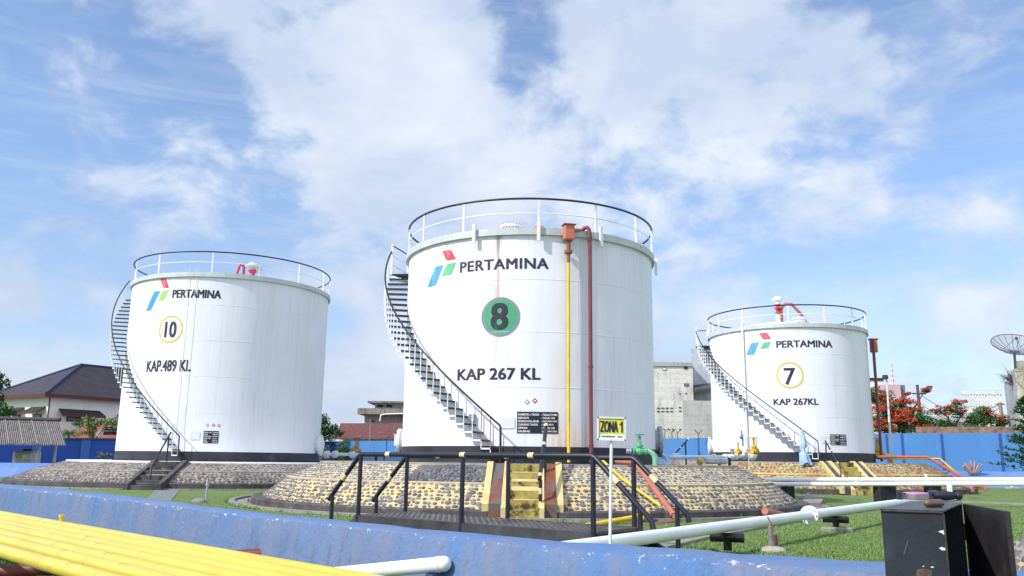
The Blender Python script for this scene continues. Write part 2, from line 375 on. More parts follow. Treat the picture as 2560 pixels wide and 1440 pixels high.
    if plat:
        zz = z0+n*dz; a, b = p1, p1-plat
        mb = MB(); mb.mat(0); rings = []
        for k in range(5):
            q = a+(b-a)*k/4; rings.append([tp(t, q, ra, zz-.02), tp(t, q, rb+.03, zz-.02), tp(t, q, rb+.03, zz+.03), tp(t, q, ra, zz+.03)])
        mb.loft(rings, True, True)
        mb.mat(1)
        for q in (a, (a+b)/2, b): mb.beam(tp(t, q, ra, zz-.25), tp(t, q, rb, zz-.05), .05, .05)
        pf = mb.build('landing', [treadm, white], root)
        for q in (a, b):
            mb = MB(); mb.beam(tp(t, q, rb, zz), tp(t, q, rb, zz+1.0), .06, .06, t.tc); mb.build('post', white, pf)
        mb = MB(); mb.beam(tp(t, b, t.R+.12, zz), tp(t, b, t.R+.12, zz+1.02), .07, .07, t.tc); mb.build('post', white, pf)
        mb = MB(); mb.tube([tp(t, a, rb, zz+.98), tp(t, b, rb, zz+.98), tp(t, b, t.R+.1, zz+.98)], .022, 7); mb.build('handrail', railblack, pf)
        mb = MB()
        for h in (.33, .65): mb.tube([tp(t, a, rb, zz+h), tp(t, b, rb, zz+h), tp(t, b, t.R+.1, zz+h)], .014, 6)
        mb.build('mid_rail', white, pf)
    # painted marks
    mb = MB()
    for i, poly in enumerate(emblem):
        mb.mat(i); q = [sz(t, x, y) for x, y in poly]; onto(t, mb, q, [tuple(range(len(q)))], .006)
    mb.build('emblem', [lred, lblue, llime if limegreen else lgreen], root)
    shell_text(t, 'PERTAMINA', name_bold, name_px, inkm, 'company_lettering', root, name_sp)
    (cx, cy, rp, ring_mats, digit, dbold, dbox) = disc
    s, z = sz(t, cx, cy); s2, z2 = sz(t, cx, cy-rp); r = abs(z2-z)
    mb = MB()
    if len(ring_mats) == 2: mb.mat(1); shell_disc(t, mb, s, z, 0, r*.87, .005); mb.mat(0); shell_disc(t, mb, s, z, r*.87, r, .006)
    else: mb.mat(0); shell_disc(t, mb, s, z, r*.885, r, .006)
    dk = mb.build('number_disc', ring_mats, root)
    shell_text(t, digit, dbold, [(dbox[0], dbox[3]), (dbox[0], dbox[1]), (dbox[2], dbox[3])], inkm, 'number', dk, off=.009)
    shell_text(t, cap_px[0], cap_px[1], cap_px[2], inkm, 'capacity_lettering', root)
    # information plate
    (x0, y0, x1, y1) = plate
    s0, zz0 = sz(t, x0, y1); s1, _ = sz(t, x1, y1); _, zz1 = sz(t, x0, y0)
    mb = MB(); onto(t, mb, [(s0, zz0), (s1, zz0), (s1, zz1), (s0, zz1)], [(0, 1, 2, 3)], .012); pl = mb.build('information_plate', M('plate_black', (.015, .016, .028), .4, .15, 3), root)
    hh = (zz1-zz0); wd = s1-s0
    for i, l in enumerate(PLATE):
        a, b = l.split('|'); zl = zz1-hh*(.045+.155*(i+1))+hh*.02
        for q, xa, full in ((a, .03, .50), (b, .59, .38)):
            mb = MB(); vs, fs = text2d(q, .02); w_ = wd*full*len(q)/(16. if q is a else 14.); w_ = min(w_, wd*full)
            onto(t, mb, [(s0+wd*xa+w_*x, zl+hh*.095*y) for x, y in vs], fs, .016); mb.build('lettering', inkw, pl)
    if board:
        (x0, y0, x1, y1) = board
        s0, zz0 = sz(t, x0, y1); s1, _ = sz(t, x1, y1); _, zz1 = sz(t, x0, y0)
        mb = MB(); onto(t, mb, [(s0, zz0), (s1, zz0), (s1, zz1), (s0, zz1)], [(0, 1, 2, 3)], .02); mb.build('notice_board', M('notice_board', (.66, .68, .72), .4, .1, 9), root)
    for (x, y, col) in hazards:
        s, z = sz(t, x, y); r = .075
        mb = MB(); onto(t, mb, [(s-r, z), (s, z-r), (s+r, z), (s, z+r)], [(0, 1, 2, 3)], .007)
        mb.mat(1); onto(t, mb, [(s-r*.45, z-r*.2), (s+r*.45, z-r*.2), (s+r*.2, z+r*.3), (s-r*.2, z+r*.3)], [(0, 1, 2, 3)], .010)
        mb.build('hazard_label', [M('hazard_'+col, {'red': (.55, .06, .05), 'grey': (.35, .35, .35), 'orange': (.6, .16, .05)}[col], .5, .1, 5), inkw], root)
    return root
def manhole(t, root, psi, z, r=.32, cage=True, mat=None):
    n_ = tp(t, psi, 1, 0)-tp(t, psi, 0, 0); c = tp(t, psi, t.R-.04, z)
    mb = MB(); mb.lathe_ax([(r, 0), (r, .16), (r*1.28, .161), (r*1.28, .20), (r*1.2, .201), (r*1.28, .202), (r*1.28, .24), (r*.75, .285), (r*.2, .31)], c, n_, 28)
    o = mb.build('manhole', mat or white, root)
    for k in range(14):
        a = 2*pi*k/14; u = n_.orthogonal().normalized(); v = n_.cross(u); p = c+(u*math.cos(a)+v*math.sin(a))*(r*1.2)
        mb = MB(); mb.lathe_ax([(.016, .13), (.016, .275)], p, n_, 6); mb.build('bolt', galv, o)
    if cage:
        mb = MB(); tg = V(-n_.y, n_.x, 0); z2 = z+.1; q = c+n_*.34
        for h in (-.12, .2): mb.beam(q-tg*.12+V(0, 0, h), q+tg*.12+V(0, 0, h), .03, .03)
        for s in (-.12, .0, .12): mb.beam(q+tg*s+V(0, 0, -.12), q+tg*s+V(0, 0, .2), .022, .022, n_)
        mb.build('davit_bracket', white, o)
    return o

T8 = tank_frame(.557, 25.752, 3.803, 1.115, 1.551, 7.206, 8.237, .70)
T7 = tank_frame(13.992, 42.13, 3.803, 1.27, 1.706, 7.428, 8.481, .66)
T10 = tank_frame(-13.327, 39.226, 4.436, .985, 1.384, 8.696, 9.80, .68)
RUSTC = (.42, .25, .12); DIRT = (.40, .37, .33); GR = (.5, .42, .30)
tk8 = build_tank(T8, 'nearest white tank with green number 8 disc, on the yellow cobbled mound', [3.08, 4.55, 5.98],
    [(-13.2, .20, 2.2, 5.5, RUSTC, .75), (-13.2, .10, 6.4, 7.1, (.03, .02, .015), 1.2), (-19, .12, 5.5, 7.2, GR, .4), (18, .9, 2.5, 1.55, (.58, .36, .15), 1.1), (22, .5, 5.0, 7.2, DIRT, .45), (32, 1.2, 4.5, 7.2, (.50, .49, .44), .3), (55, .9, 3.5, 7.2, (.5, .48, .44), .35), (13, .5, 4.4, 3.6, (.62, .52, .36), .35)],
    3.4, (-9.2, 1.27, -96, 28, .0662, 17),
    [[(1106, 628), (1124, 624), (1129.5, 627), (1140.7, 647.8), (1118.6, 651.8), (1115, 649.6)],
     [(1069, 718.6), (1087, 670.4), (1090.7, 666.8), (1108.7, 662.6), (1090.7, 711), (1086, 715)],
     [(1103.8, 690.8), (1116.8, 662.3), (1120.5, 659.5), (1140.7, 656.3), (1129.5, 684), (1125, 687)]],
    [(1150, 682), (1150, 656), (1371.5, 671.5)], .03, 1.08,
    (1251, 792, 49.2, [M('disc_grey', (.21, .24, .31), .5, .12, 5), M('disc_green', (.06, .33, .165), .5, .12, 4)], '8', .03, (1226, 757.7, 1270.6, 825.4)),
    ('KAP 267 KL', .03, [(1143.5, 952), (1143.5, 923), (1351, 950)]), (1292.4, 1029, 1395, 1083), (1250.5, 1042, 1286.6, 1071), [(1337, 1002, 'red'), (1318, 1005, 'grey')])
tk7 = build_tank(T7, 'white tank on the right with a black 7 in a yellow ring', [3.3, 4.77, 6.2],
    [(-32, .2, 6.5, 7.4, GR, .5), (45, 1.2, 4.5, 7.4, (.5, .48, .42), .35), (8, .3, 6.5, 7.4, GR, .4)],
    2.4, (14.2, 1.42, -78, 29, .0612, 16),
    [[(1897.7, 833), (1918, 831.7), (1928, 847.7), (1908, 849)], [(1865.7, 888), (1878, 858), (1897.7, 856), (1885.7, 886.7)], [(1900, 872.7), (1909, 856), (1928, 854), (1920.7, 870.7)]],
    [(1941, 870), (1941, 852.5), (2081, 868.5)], .032, 1.0,
    (1975, 938, 33, [M('ring_yellow', (.62, .47, .07), .5, .1, 4)], '7', .012, (1961, 920, 1990, 962)),
    ('KAP 267KL', .03, [(1934, 1013.5), (1934, 997), (2046.7, 1012)]), (2076.7, 1085.7, 2116, 1112.7), (2054, 1090, 2075, 1108), [])
tk10 = build_tank(T10, 'white tank on the left with a black 10 in a yellow ring', [2.95, 4.47, 5.98, 7.5],
    [(20, 1.2, 4.5, 8.7, (.55, .54, .52), .4), (45, 1.4, 2.5, 8.7, (.52, .52, .52), .4)],
    -12.5, (-18.8, 1.22, -110.5, 35, .0812, 0),
    [[(401, 697.5), (415, 695.7), (423, 720), (409, 720)], [(365, 778), (386, 728.7), (401, 727.5), (377.5, 776)], [(396, 751.7), (407, 726.7), (423, 725), (408.7, 751)]],
    [(430.5, 745), (430.5, 724.5), (552.5, 748)], .032, 1.0,
    (426, 823, 34, [M('ring_yellow', (.62, .45, .10))], '10', .022, (410, 804, 439.5, 844)),
    ('KAP.489 KL', .024, [(366, 930.5), (366, 902), (477, 928.5)]), (507, 1077, 545, 1108), (474.5, 1079, 499, 1099), [(519, 1063, 'grey'), (534, 1063, 'red'), (547.5, 1064, 'orange')], True)
# fittings on tank 8
for x, y in ((1187, 600), (1346, 590), (1500, 590)):
    p, z = hit(T8, x, y, T8.R+.1); n_ = tp(T8, p, 1, 0)-tp(T8, p, 0, 0)
    mb = MB(); mb.beam(tp(T8, p, T8.R+.15, T8.zlow-.2), tp(T8, p, T8.R+.15, T8.zlow+.34), .09, .07, n_); mb.beam(tp(T8, p, T8.R, T8.zlow+.26), tp(T8, p, T8.R+.15, T8.zlow+.26), .06, .06); mb.build('foam_bracket', white, tk8)
mb = MB(); mb.beam(tp(T8, 86, T8.R+.15, T8.zlow-.3), tp(T8, 86, T8.R+.15, T8.zlow+.22), .09, .07, t_n := (tp(T8, 86, 1, 0)-tp(T8, 86, 0, 0))); mb.beam(tp(T8, 86, T8.R, T8.zlow+.12), tp(T8, 86, T8.R+.15, T8.zlow+.12), .06, .06); mb.build('foam_bracket', white, tk8)
p, z0 = hit(T8, 1416.5, 632); ry = T8.R+.16
mb = MB(); pA = tp(T8, p, ry, 1.16); pB = tp(T8, p, ry, 6.72); mb.tube([pA, pB], .042, 10); yp = mb.build('foam_riser', yellp, tk8); yp['label'] = 'slim yellow riser pipe'
mb = MB(); mb.lathe_ax([(.05, -.25), (.05, 0), (.11, .0), (.11, .035), (.10, .036), (.11, .04), (.11, .075), (.055, .08), (.055, .30), (.075, .31), (.075, .36)], tp(T8, p, ry, 6.70), (0, 0, 1), 14); mb.build('flange', M('flange_rust', (.25, .10, .055), .7, .3, 9), yp)
mb = MB(); c = tp(T8, p, ry+.02, 7.27); rz = T8.a0+math.radians(p)+pi/2
mb.box(c, (.27, .24, .40), rz, .012); mb.box(c+V(0, 0, .215), (.36, .33, .028), rz, .008)
mb.box(c+V(0, 0, -.21), (.20, .18, .03), rz); fb_ = mb.build('foam_box', foamred, tk8); fb_['label'] = 'salmon red foam chamber box'
p2, _ = hit(T8, 1467.5, 900); 
mb = MB(); r2 = T8.R+.2
pts = [tp(T8, p2, r2, 1.16), tp(T8, p2, r2, 7.30), tp(T8, p2-.15, r2-.02, 7.42), tp(T8, p2-.7, r2-.05, 7.485), tp(T8, p2-1.6, r2-.1, 7.47), tp(T8, p2-2.2, r2-.14, 7.42)]
mb.tube(pts[:1]+[tp(T8, p2, r2, 4), tp(T8, p2, r2, 4.03)]+pts[1:], .055, 10); bp = mb.build('water_riser', brownp, tk8)
mb = MB(); mb.tube([tp(T8, p2-2.2, r2-.14, 7.42), tp(T8, p+2., ry+.03, 7.36)], .045, 8); mb.build('branch_pipe', foamred, bp)
for zz in (3.65, 7.2, 1.6):
    mb = MB(); mb.lathe_ax([(.068, -.03), (.068, .03)], tp(T8, p2, r2, zz), (0, 0, 1), 12); mb.build('pipe_collar', brownp, bp)
mb = MB(); q = tp(T8, 3, 2.0, 7.4)
mb.tube([q+V(.0, 0, -.3), q+V(.0, 0, .42), q+V(.06, 0, .56), q+V(.16, 0, .60), q+V(.26, 0, .54), q+V(.32, 0, .38), q+V(.33, 0, .2)], .05, 9); mb.build('vent_pipe', foamred, tk8)
mb = MB(); q = tp(T8, -12, 2.6, 7.35); mb.lathe_ax([(.25, 0), (.25, .40), (.31, .401), (.31, .43), (.30, .431), (.31, .432), (.31, .465)], q, (0, 0, 1), 24); hk = mb.build('roof_hatch', white, tk8)
for k in range(18):
    a = 2*pi*k/18; mb = MB(); mb.lathe_ax([(.012, .36), (.012, .50)], q+V(.285*math.cos(a), .285*math.sin(a), 0), (0, 0, 1), 6); mb.build('bolt', rust, hk)
manhole(T8, tk8, 88, 1.80, .36, False, M('manhole_grey', (.36, .38, .42), .5, .1, 3)); manhole(T8, tk8, -94, 1.72, .30, True)
mb = MB(); pw, zw = hit(T8, 1183, 1045); mb.box(tp(T8, pw, T8.R+.06, zw), (.16, .12, .2), T8.a0+math.radians(pw)+pi/2, .01); mb.build('junction_box', greyst, tk8)
# fittings on tank 7
manhole(T7, tk7, -86, 2.0, .36, False); 
p, _ = hit(T7, 1858, 850); p_, _ = hit(T7, 1872, 1080); mb = MB(); mb.tube([tp(T7, (p+p_)/2, T7.R+.09, 1.9), tp(T7, (p+p_)/2, T7.R+.09, 7.75), tp(T7, (p+p_)/2+1.2, T7.R-.05, 7.82)], .05, 8); mb.build('fill_pipe', white, tk7)
q = tp(T7, -7.5, 2.2, 7.6)
mb = MB(); mb.lathe_ax([(.12, 0), (.12, .55), (.17, .56), (.17, .60), (.11, .61), (.09, .75)], q, (0, 0, 1), 14); vt = mb.build('breather_vent', white, tk7)
mb = MB(); mb.lathe_ax([(.17, .76), (.17, .80), (.1, .81), (.1, 1.0), (.2, 1.01), (.2, 1.05), (.1, 1.06), (.1, 1.18), (.17, 1.19), (.17, 1.23)], q, (0, 0, 1), 14); mb.build('valve_body', M('vent_red', (.5, .05, .06), .45, .1, 4), vt)
mb = MB(); mb.lathe_ax([(.13, 1.24), (.13, 1.40), (.24, 1.41), (.24, 1.52), (.14, 1.60), (.05, 1.62)], q, (0, 0, 1), 16); mb.build('vent_cap', white, vt)
mb = MB(); q = tp(T7, -1, 2.2, 7.6); s = T7.rt
mb.tube([q+s*-.1+V(0, 0, .25), q+s*-.1+V(0, 0, .9), q+s*-.05+V(0, 0, 1.1), q+s*.12+V(0, 0, 1.24), q+s*.4+V(0, 0, 1.2), q+s*.8+V(0, 0, .7), q+s*1.0+V(0, 0, .3), q+s*1.3+V(0, 0, .14), q+s*2.6+V(0, -.3, .0)], .075, 9); vp = mb.build('vent_pipe', redp, tk7)
mb = MB(); mb.lathe_ax([(.16, .22), (.16, .28), (.08, .29)], q+s*-.1, (0, 0, 1), 12); mb.build('flange', redp, vp)
mb = MB(); q = tp(T7, 13, 3.0, 7.5); mb.lathe_ax([(.27, 0), (.27, .42), (.34, .43), (.34, .50)], q, (0, 0, 1), 20); mb.build('roof_hatch', white, tk7)
mb = MB(); q = tp(T7, 86, T7.R+.28, 6.9); mb.box(q, (.34, .34, .62), T7.a0, .015); mb.box(q+V(0, 0, .33), (.44, .44, .04), T7.a0); fb7 = mb.build('foam_box', foamred, tk7)
mb = MB(); mb.tube([tp(T7, 86, T7.R+.28, 6.6), tp(T7, 86, T7.R+.28, 1.35)], .055, 9); mb.build('foam_riser', M('olive_riser', (.36, .28, .10), .5, .15, 3), tk7)
mb = MB(); mb.tube([tp(T7, 82.5, T7.R+.26, 7.2), tp(T7, 82.5, T7.R+.26, 1.35)], .065, 9); mb.build('water_riser', brownp, tk7)
# fittings on tank 10
manhole(T10, tk10, 70, 1.75, .36, True)
for (xa, ya, xb, yb) in ((466, 702, 447, 1060), (484, 702, 466, 1060)):
    pa, _ = hit(T10, xa, ya); pb, _ = hit(T10, xb, yb); mb = MB(); mb.tube([tp(T10, (pa+pb)/2, T10.R+.05, 1.9), tp(T10, (pa+pb)/2, T10.R+.05, 9.05)], .010, 6); mb.build('cable_conduit', M('conduit', (.74, .75, .78), .4, .05, 3), tk10)
mb = MB(); q = tp(T10, 4, 2.6, 9.0); s = T10.rt
mb.tube([q+s*-.22+V(0, 0, -.1), q+s*-.05+V(0, 0, .62), q+V(0, 0, .72), q+s*.1+V(0, 0, .72), q+s*.16+V(0, 0, .6), q+s*.17+V(0, 0, -.1)], .06, 8); mb.build('vent_pipe', M('vent_red', (.5, .05, .06)), tk10)
q = tp(T10, 13, 3.2, 8.95)
mb = MB(); mb.lathe_ax([(.2, 0), (.2, .1), (.13, .12), (.10, .3), (.2, .40), (.2, .44)], q, (0, 0, 1), 14); vt = mb.build('breather_vent', M('vent_red', (.5, .05, .06)), tk10)
mb = MB(); mb.lathe_ax([(.15, .44), (.18, .55), (.34, .60), (.30, .68), (.16, .78), (.02, .82)], q, (0, 0, 1), 16); mb.lathe_ax([(.11, 0), (.17, .05), (.17, .34), (.08, .42)], q+V(0, 0, .62), s*1.0+V(0, 0, -.45), 14); mb.lathe_ax([(.015, .8), (.015, .95)], q, (0, 0, 1), 6); mb.build('vent_cap', galv, vt)

# ================================================================== STONE MOUNDS
def mortar(name, base, patch, thr=.55, rusty=None):
    def hook(tt, co, c):
        n1 = tt.noise(co, .9, 6, .65, .3); c = tt.mix(tt.mr(n1, thr, thr+.12, 0., .85), c, patch)
        n2 = tt.noise(tt.mapping(co, (1, 1, 2)), 5., 6, .7); c = tt.mix(tt.mr(n2, .56, .75, 0., .6), c, tuple(x*.45 for x in base))
        if rusty:
            n3 = tt.noise(tt.mapping(co, (1, 1, .4)), .75, 5, .6); c = tt.mix(tt.mr(n3, .48, .62, 0., .85), c, rusty)
        return c
    return M(name, base, .85, .12, 3, hook=hook, bump=.5, bscale=22)
def stonemat(name, base, rusty=None):
    def hook(tt, co, c):
        r = tt.n('ShaderNodeNewGeometry').outputs['Random Per Island']
        c = tt.mix(r, tuple(x*.6 for x in base), tuple(x*1.7 for x in base))
        if rusty:
            n3 = tt.noise(tt.mapping(co, (1, 1, .4)), .75, 5, .6); c = tt.mix(tt.mr(n3, .5, .64, 0., .6), c, rusty)
        return c
    return M(name, base, .75, .1, 9, hook=hook, bump=.3, bscale=40)
def cobbles(t, mb, r0, z0, r1, z1, a0, a1, du, dv, su, sv, hgt, skip, rs):
    """round stones bedded in the cone between (r0,z0) below and (r1,z1) above"""
    L = math.hypot(r1-r0, z1-z0); rows = max(1, int(L/dv)); nr, nz = (z1-z0)/L, (r0-r1)/L
    for j in range(rows):
        v = (j+.5)/rows; rho = r0+(r1-r0)*v; k = int(math.radians(a1-a0)*rho/du)
        for i in range(k):
            a = a0+(a1-a0)*(i+.5*(j % 2)+rs.uniform(-.24, .24))/k; vv = v*L+rs.uniform(-.20, .20)*dv
            if skip(a, vv/L): continue
            s = rs.choice((.6, .8, .95, 1.0, 1.1, 1.25, 1.4))*rs.uniform(.9, 1.1); hu = su*s*rs.uniform(.85, 1.25); hv = sv*s*rs.uniform(.8, 1.15); hv = min(hv, vv-.01, L-vv-.01)
            if hv < .02: continue
            rot = rs.uniform(-.5, .5); cr, sr = math.cos(rot), math.sin(rot); m_ = 7; rings = []
            for q, h in ((1., -.012), (.82, hgt*.62), (.42, hgt)):
                ring = []
                for e in range(m_):
                    th = 2*pi*e/m_; wob = 1+.12*math.sin(3*th+s*9)
                    x = q*wob*hu*math.cos(th); y = q*wob*hv*math.sin(th); x, y = x*cr-y*sr*(hu/hv if hu > hv else 1)*.3, y*cr+x*sr*.35
                    f = (vv+y)/L; rr = r0+(r1-r0)*f+nr*h; zz = z0+(z1-z0)*f+nz*h
                    ring.append(tp(t, a+math.degrees(x/rr), rr, zz))
                rings.append(ring)
            b = len(mb.v); mb.v += [tuple(p) for r_ in rings for p in r_]
            for u in range(2):
                for e in range(m_):
                    f_ = (e+1) % m_; mb.f.append((b+u*m_+e, b+u*m_+f_, b+(u+1)*m_+f_, b+(u+1)*m_+e)); mb.mi.append(mb.cur); mb.sm.append(True)
            mb.f.append(tuple(b+2*m_+e for e in range(m_))); mb.mi.append(mb.cur); mb.sm.append(True)
def build_mound(t, label, radii, zs, mats, stone, top_mat, kerb_mat, sp, size, skipu, skipl, ar, ledge=.05):
    """radii: kerb, foot, middle, top;  zs: kerb, middle, top"""
    rk, rf, rm, rtop = radii; zk, zm, zt = zs
    root = thing('stone_mound', tp(t, 0, 0, 0), label, 'tank mound', 'cobbled tank mounds')
    rs = random.Random(int(rk*91+t.C.y)); c = tp(t, 0, 0, 0)
    mb = MB(); mb.lathe([(rk, -.3), (rk, zk-.03), (rk-.03, zk), (rf-.05, zk)], c, 128, smooth=False); mb.build('kerb', kerb_mat, root)
    mb = MB(); mb.lathe([(rf, zk-.02), (rm+ledge, zm)], c, 128); mb.mat(1); cobbles(t, mb, rf, zk, rm+ledge, zm, ar[0], ar[1], sp[0], sp[1], size[0], size[1], .016, skipl, rs); mb.build('lower_slope', [mats[0], stone], root)
    mb = MB(); mb.lathe([(rm+ledge-.02, zm-.045), (rm+ledge+.035, zm-.035), (rm+ledge+.035, zm+.012), (rm-.01, zm+.030)], c, 128, smooth=False); mb.lathe([(rm, zm+.012), (rtop, zt-.05)], c, 128); mb.mat(1); cobbles(t, mb, rm, zm+.012, rtop, zt-.05, ar[0], ar[1], sp[2], sp[3], size[2], size[3], .016, skipu, rs); mb.build('upper_slope', [mats[1], stone], root)
    mb = MB(); mb.lathe([(rtop, zt-.05), (rtop-.03, zt), (1., zt)], c, 128, smooth=False); mb.build('top_slab', top_mat, root)
    return root
yel = mortar('yellow_mortar', (.54, .43, .21), (.42, .37, .28), .60); crm = mortar('cream_mortar', (.48, .41, .27), (.24, .22, .20), .58)
gry = mortar('grey_mortar', (.30, .27, .24), (.13, .12, .115), .52); rsty = mortar('rust_stained_mortar', (.44, .34, .14), (.30, .25, .19), .56, (.36, .125, .04))
st8 = stonemat('dark_cobble', (.135, .128, .138)); st10 = stonemat('grey_cobble', (.115, .10, .095)); st7 = stonemat('stained_cobble', (.11, .095, .085), (.30, .10, .04))
mossy = M('mossy_yellow_paint', (.36, .30, .085), .85, .3, 5, bump=.4, bscale=20, stain=((.06, .045, .02), 2.6, .53))
paleyel = M('pale_yellow_paint', (.54, .45, .21), .8, .15, 4, bump=.2); oxide = M('red_oxide_channel', (.17, .055, .033), .85, .35, 3, stain=((.11, .105, .10), 1.3, .50))
def mound_steps(t, root, psi, width, rbot, rtop, zt, n, mat_s, mat_w, wallw=.12, name='steps', chan=None, proud=.10):
    a = math.radians(psi); n_ = t.tc*math.cos(a)+t.rt*math.sin(a); tg = -t.tc*math.sin(a)+t.rt*math.cos(a); c = t.C
    def P(s, r, z): return c+tg*s+n_*r+V(0, 0, z)
    def prism(mb, s0, s1, prof):
        k = len(prof); mb.add([P(s0, r, z) for r, z in prof]+[P(s1, r, z) for r, z in prof], [tuple(range(k))[::-1], tuple(range(k, 2*k))]+[(i, (i+1) % k, k+(i+1) % k, k+i) for i in range(k)])
    mb = MB(); h = zt/n; run = (rbot-rtop)/n; w = width/2
    for i in range(n):
        r0 = rbot-run*i; prism(mb, -w+.002, w-.002, [(r0, -.1 if i == 0 else h*i-.05), (r0, h*(i+1)-(.004 if i == n-1 else 0)), (r0-run-.25, h*(i+1)-(.004 if i == n-1 else 0)), (r0-run-.25, -.1 if i == 0 else h*i-.05)])
    st = mb.build(name, mat_s, root)
    for sg in (-1, 1):
        mb = MB(); s0 = sg*w; s1 = sg*(w+wallw)
        prism(mb, min(s0, s1), max(s0, s1), [(rbot+.06, -.1), (rbot+.06, h+.05), (rtop+.1, zt+.06), (rtop-.1, zt+.06), (rtop-.1, zt-.3), (rbot-.3, -.1)]); mb.build('side_wall', mat_w, root)
        if chan:
            cw, cm, ww = chan; s2 = sg*(w+wallw+cw)
            mb = MB(); prism(mb, min(s1, s2)+.002, max(s1, s2)-.002, [(rbot-.05, -.1), (rbot-.05, .31), (rtop, zt+.012), (rtop-.1, zt+.012), (rtop-.1, zt-.3), (rbot-.3, -.1)]); mb.build('drain_channel', cm, root)
            mb = MB(); s3 = s2+sg*ww; prism(mb, min(s2, s3), max(s2, s3), [(rbot-.1, .05), (rbot-.1, .3), (rtop+.1, zt+.05), (rtop-.06, zt+.05), (rtop-.06, zt-.3), (rbot-.3, .05)]); mb.build('channel_wall', mat_w, root)
    return P
def sk8(a, v): return abs(a+.8) < 6.6 
def sk8u(a, v): return abs(a+.8) < 7.2
mound8 = build_mound(T8, 'nearest cobbled mound with yellow painted mortar and mossy yellow steps', (7.95, 7.66, 6.95, 6.16), (.172, .68, 1.115), (yel, crm), st8, concrete, darkconc, (.138, .118, .118, .100), (.058, .047, .049, .041), sk8u, sk8, (-118, 118))
# the bare patch where the paint has gone and the cobbles sit close together
mb = MB(); rs_ = random.Random(3); nr = math.hypot(6.95-6.16, 1.07-.69); 
mb.lathe([(6.93, .705), (6.20, 1.062)], tp(T8, 0, 0, 0)+V(0, 0, .004), 10, T8.a0+math.radians(-8.4), T8.a0+math.radians(-24.))
mb.mat(1); cobbles(T8, mb, 6.95, .692, 6.16, 1.065, -24, -8.2, .105, .10, .062, .06, .045, lambda a, v: v > .15+.9*(a+26)/9 or (a > -13 and v > .93), rs_)
mb.build('bare_patch', [M('dirty_mortar', (.12, .11, .10), .9, .3, 5, bump=.5), stonemat('slate_cobble', (.10, .10, .115))], mound8)
P8 = mound_steps(T8, mound8, -.8, .70, 8.0, 6.1, 1.115, 6, mossy, paleyel, .10, chan=(.26, oxide, .14))
mound10 = build_mound(T10, 'grey unpainted cobbled mound with dark concrete steps, under the tank numbered 10', (8.55, 8.30, 7.35, 6.32), (.24, .62, .985), (gry, gry), st10, M('whitewashed_slab', (.74, .74, .72), .7, .06, 2), darkconc, (.165, .135, .165, .135), (.070, .054, .070, .054), lambda a, v: abs(a+16.5) < 6, lambda a, v: abs(a+16.5) < 5.5, (-115, 115))
P10 = mound_steps(T10, mound10, -16.5, 1.0, 8.9, 6.35, .985, 6, darkconc, darkconc, .16)
mound7 = build_mound(T7, 'rust-stained cobbled mound with a yellow ledge and yellow steps, behind the double white pipes', (7.95, 7.7, 6.9, 6.0), (.22, .74, 1.27), (rsty, rsty), st7, concrete, darkconc, (.18, .13, .165, .115), (.075, .05, .07, .046), lambda a, v: abs(a-18.9) < 7.5, lambda a, v: abs(a-18.9) < 6.5, (-112, 112))
P7 = mound_steps(T7, mound7, 18.9, .85, 8.3, 6.0, 1.27, 7, mossy, paleyel, .14, chan=(.22, darkconc, .1))
mb = MB(); mb.lathe([(6.96, .72), (6.97, .775), (6.90, .80)], tp(T7, 0, 0, 0), 100, T7.a0-math.radians(110), T7.a0+math.radians(12)); mb.lathe([(6.96, .72), (6.97, .775), (6.90, .80)], tp(T7, 0, 0, 0), 100, T7.a0+math.radians(26), T7.a0+math.radians(110))
mb.build('ledge', mortar('ledge_yellow', (.50, .38, .11), (.4, .3, .1), .6, (.42, .13, .035)), mound7)
# fourth mound at the right edge
TM = tank_frame(9.15, 7.9, 3., 0, 0, 0, 0, .6)
mound9 = build_mound(TM, 'small cobbled mound at the right edge behind the open steel cabinet door', (4.35, 4.15, 3.6, 2.9), (.16, .52, .98), (mortar('faded_yellow_mortar', (.48, .38, .2), (.22, .2, .18), .5), crm), st8, concrete, darkconc, (.20, .15, .18, .14), (.08, .06, .07, .055), lambda a, v: False, lambda a, v: False, (-150, 150))

# handrails at the mound steps (black with pale bands)
def banded(mb, pts, r, bands, n=9):
    mb.mat(0); mb.tube(pts, r, n)
    mb.mat(1)
    for i, f, hl in bands:
        a, b = Vector(pts[i]), Vector(pts[i+1]); d = (b-a).normalized(); q = a+(b-a)*f; mb.tube([q-d*hl, q+d*hl], r*1.06, n)
mb = MB(); e0 = aty(1366, 1058, 19.7); e1 = aty(1349, 1200, 17.9); e2 = atz(1352, 1300, .02); e2 = V(e1.x+.02, e1.y, .0)
banded(mb, [e0, e1], .045, [(0, .05, .05), (0, .40, .05), (0, .93, .05)]); banded(mb, [e1+V(.02, 0, 0), e2], .038, [(0, .28, .06), (0, .62, .06), (0, .93, .05)]); f0 = e0+(e1-e0)*.25
banded(mb, [f0-V(0, 0, .02), V(f0.x, f0.y, 1.0)], .035, []); mb.build('step_handrail', [railblack, creamband], mound8)
mb = MB(); a = aty(427, 1081, 33.2); b = aty(378, 1168, 31.0); b2 = V(b.x, b.y, 0)
mb.tube([a, b, b2], .035, 8); q = a+(b-a)*.1; mb.tube([q, V(q.x, q.y, .9)], .03, 8); mb.build('step_handrail', railblack, mound10)
mb = MB(); a = aty(2063, 1102, 36.6); b = aty(2101, 1168, 34.6); banded(mb, [a, b, V(b.x, b.y, .2)], .03, [(0, .4, .05), (0, .85, .06)]); mb.mat(0); mb.tube([a+(b-a)*.05, V(a.x, a.y+.05, 1.2)], .03, 8); mb.build('step_handrail', [railblack, creamband], mound7)
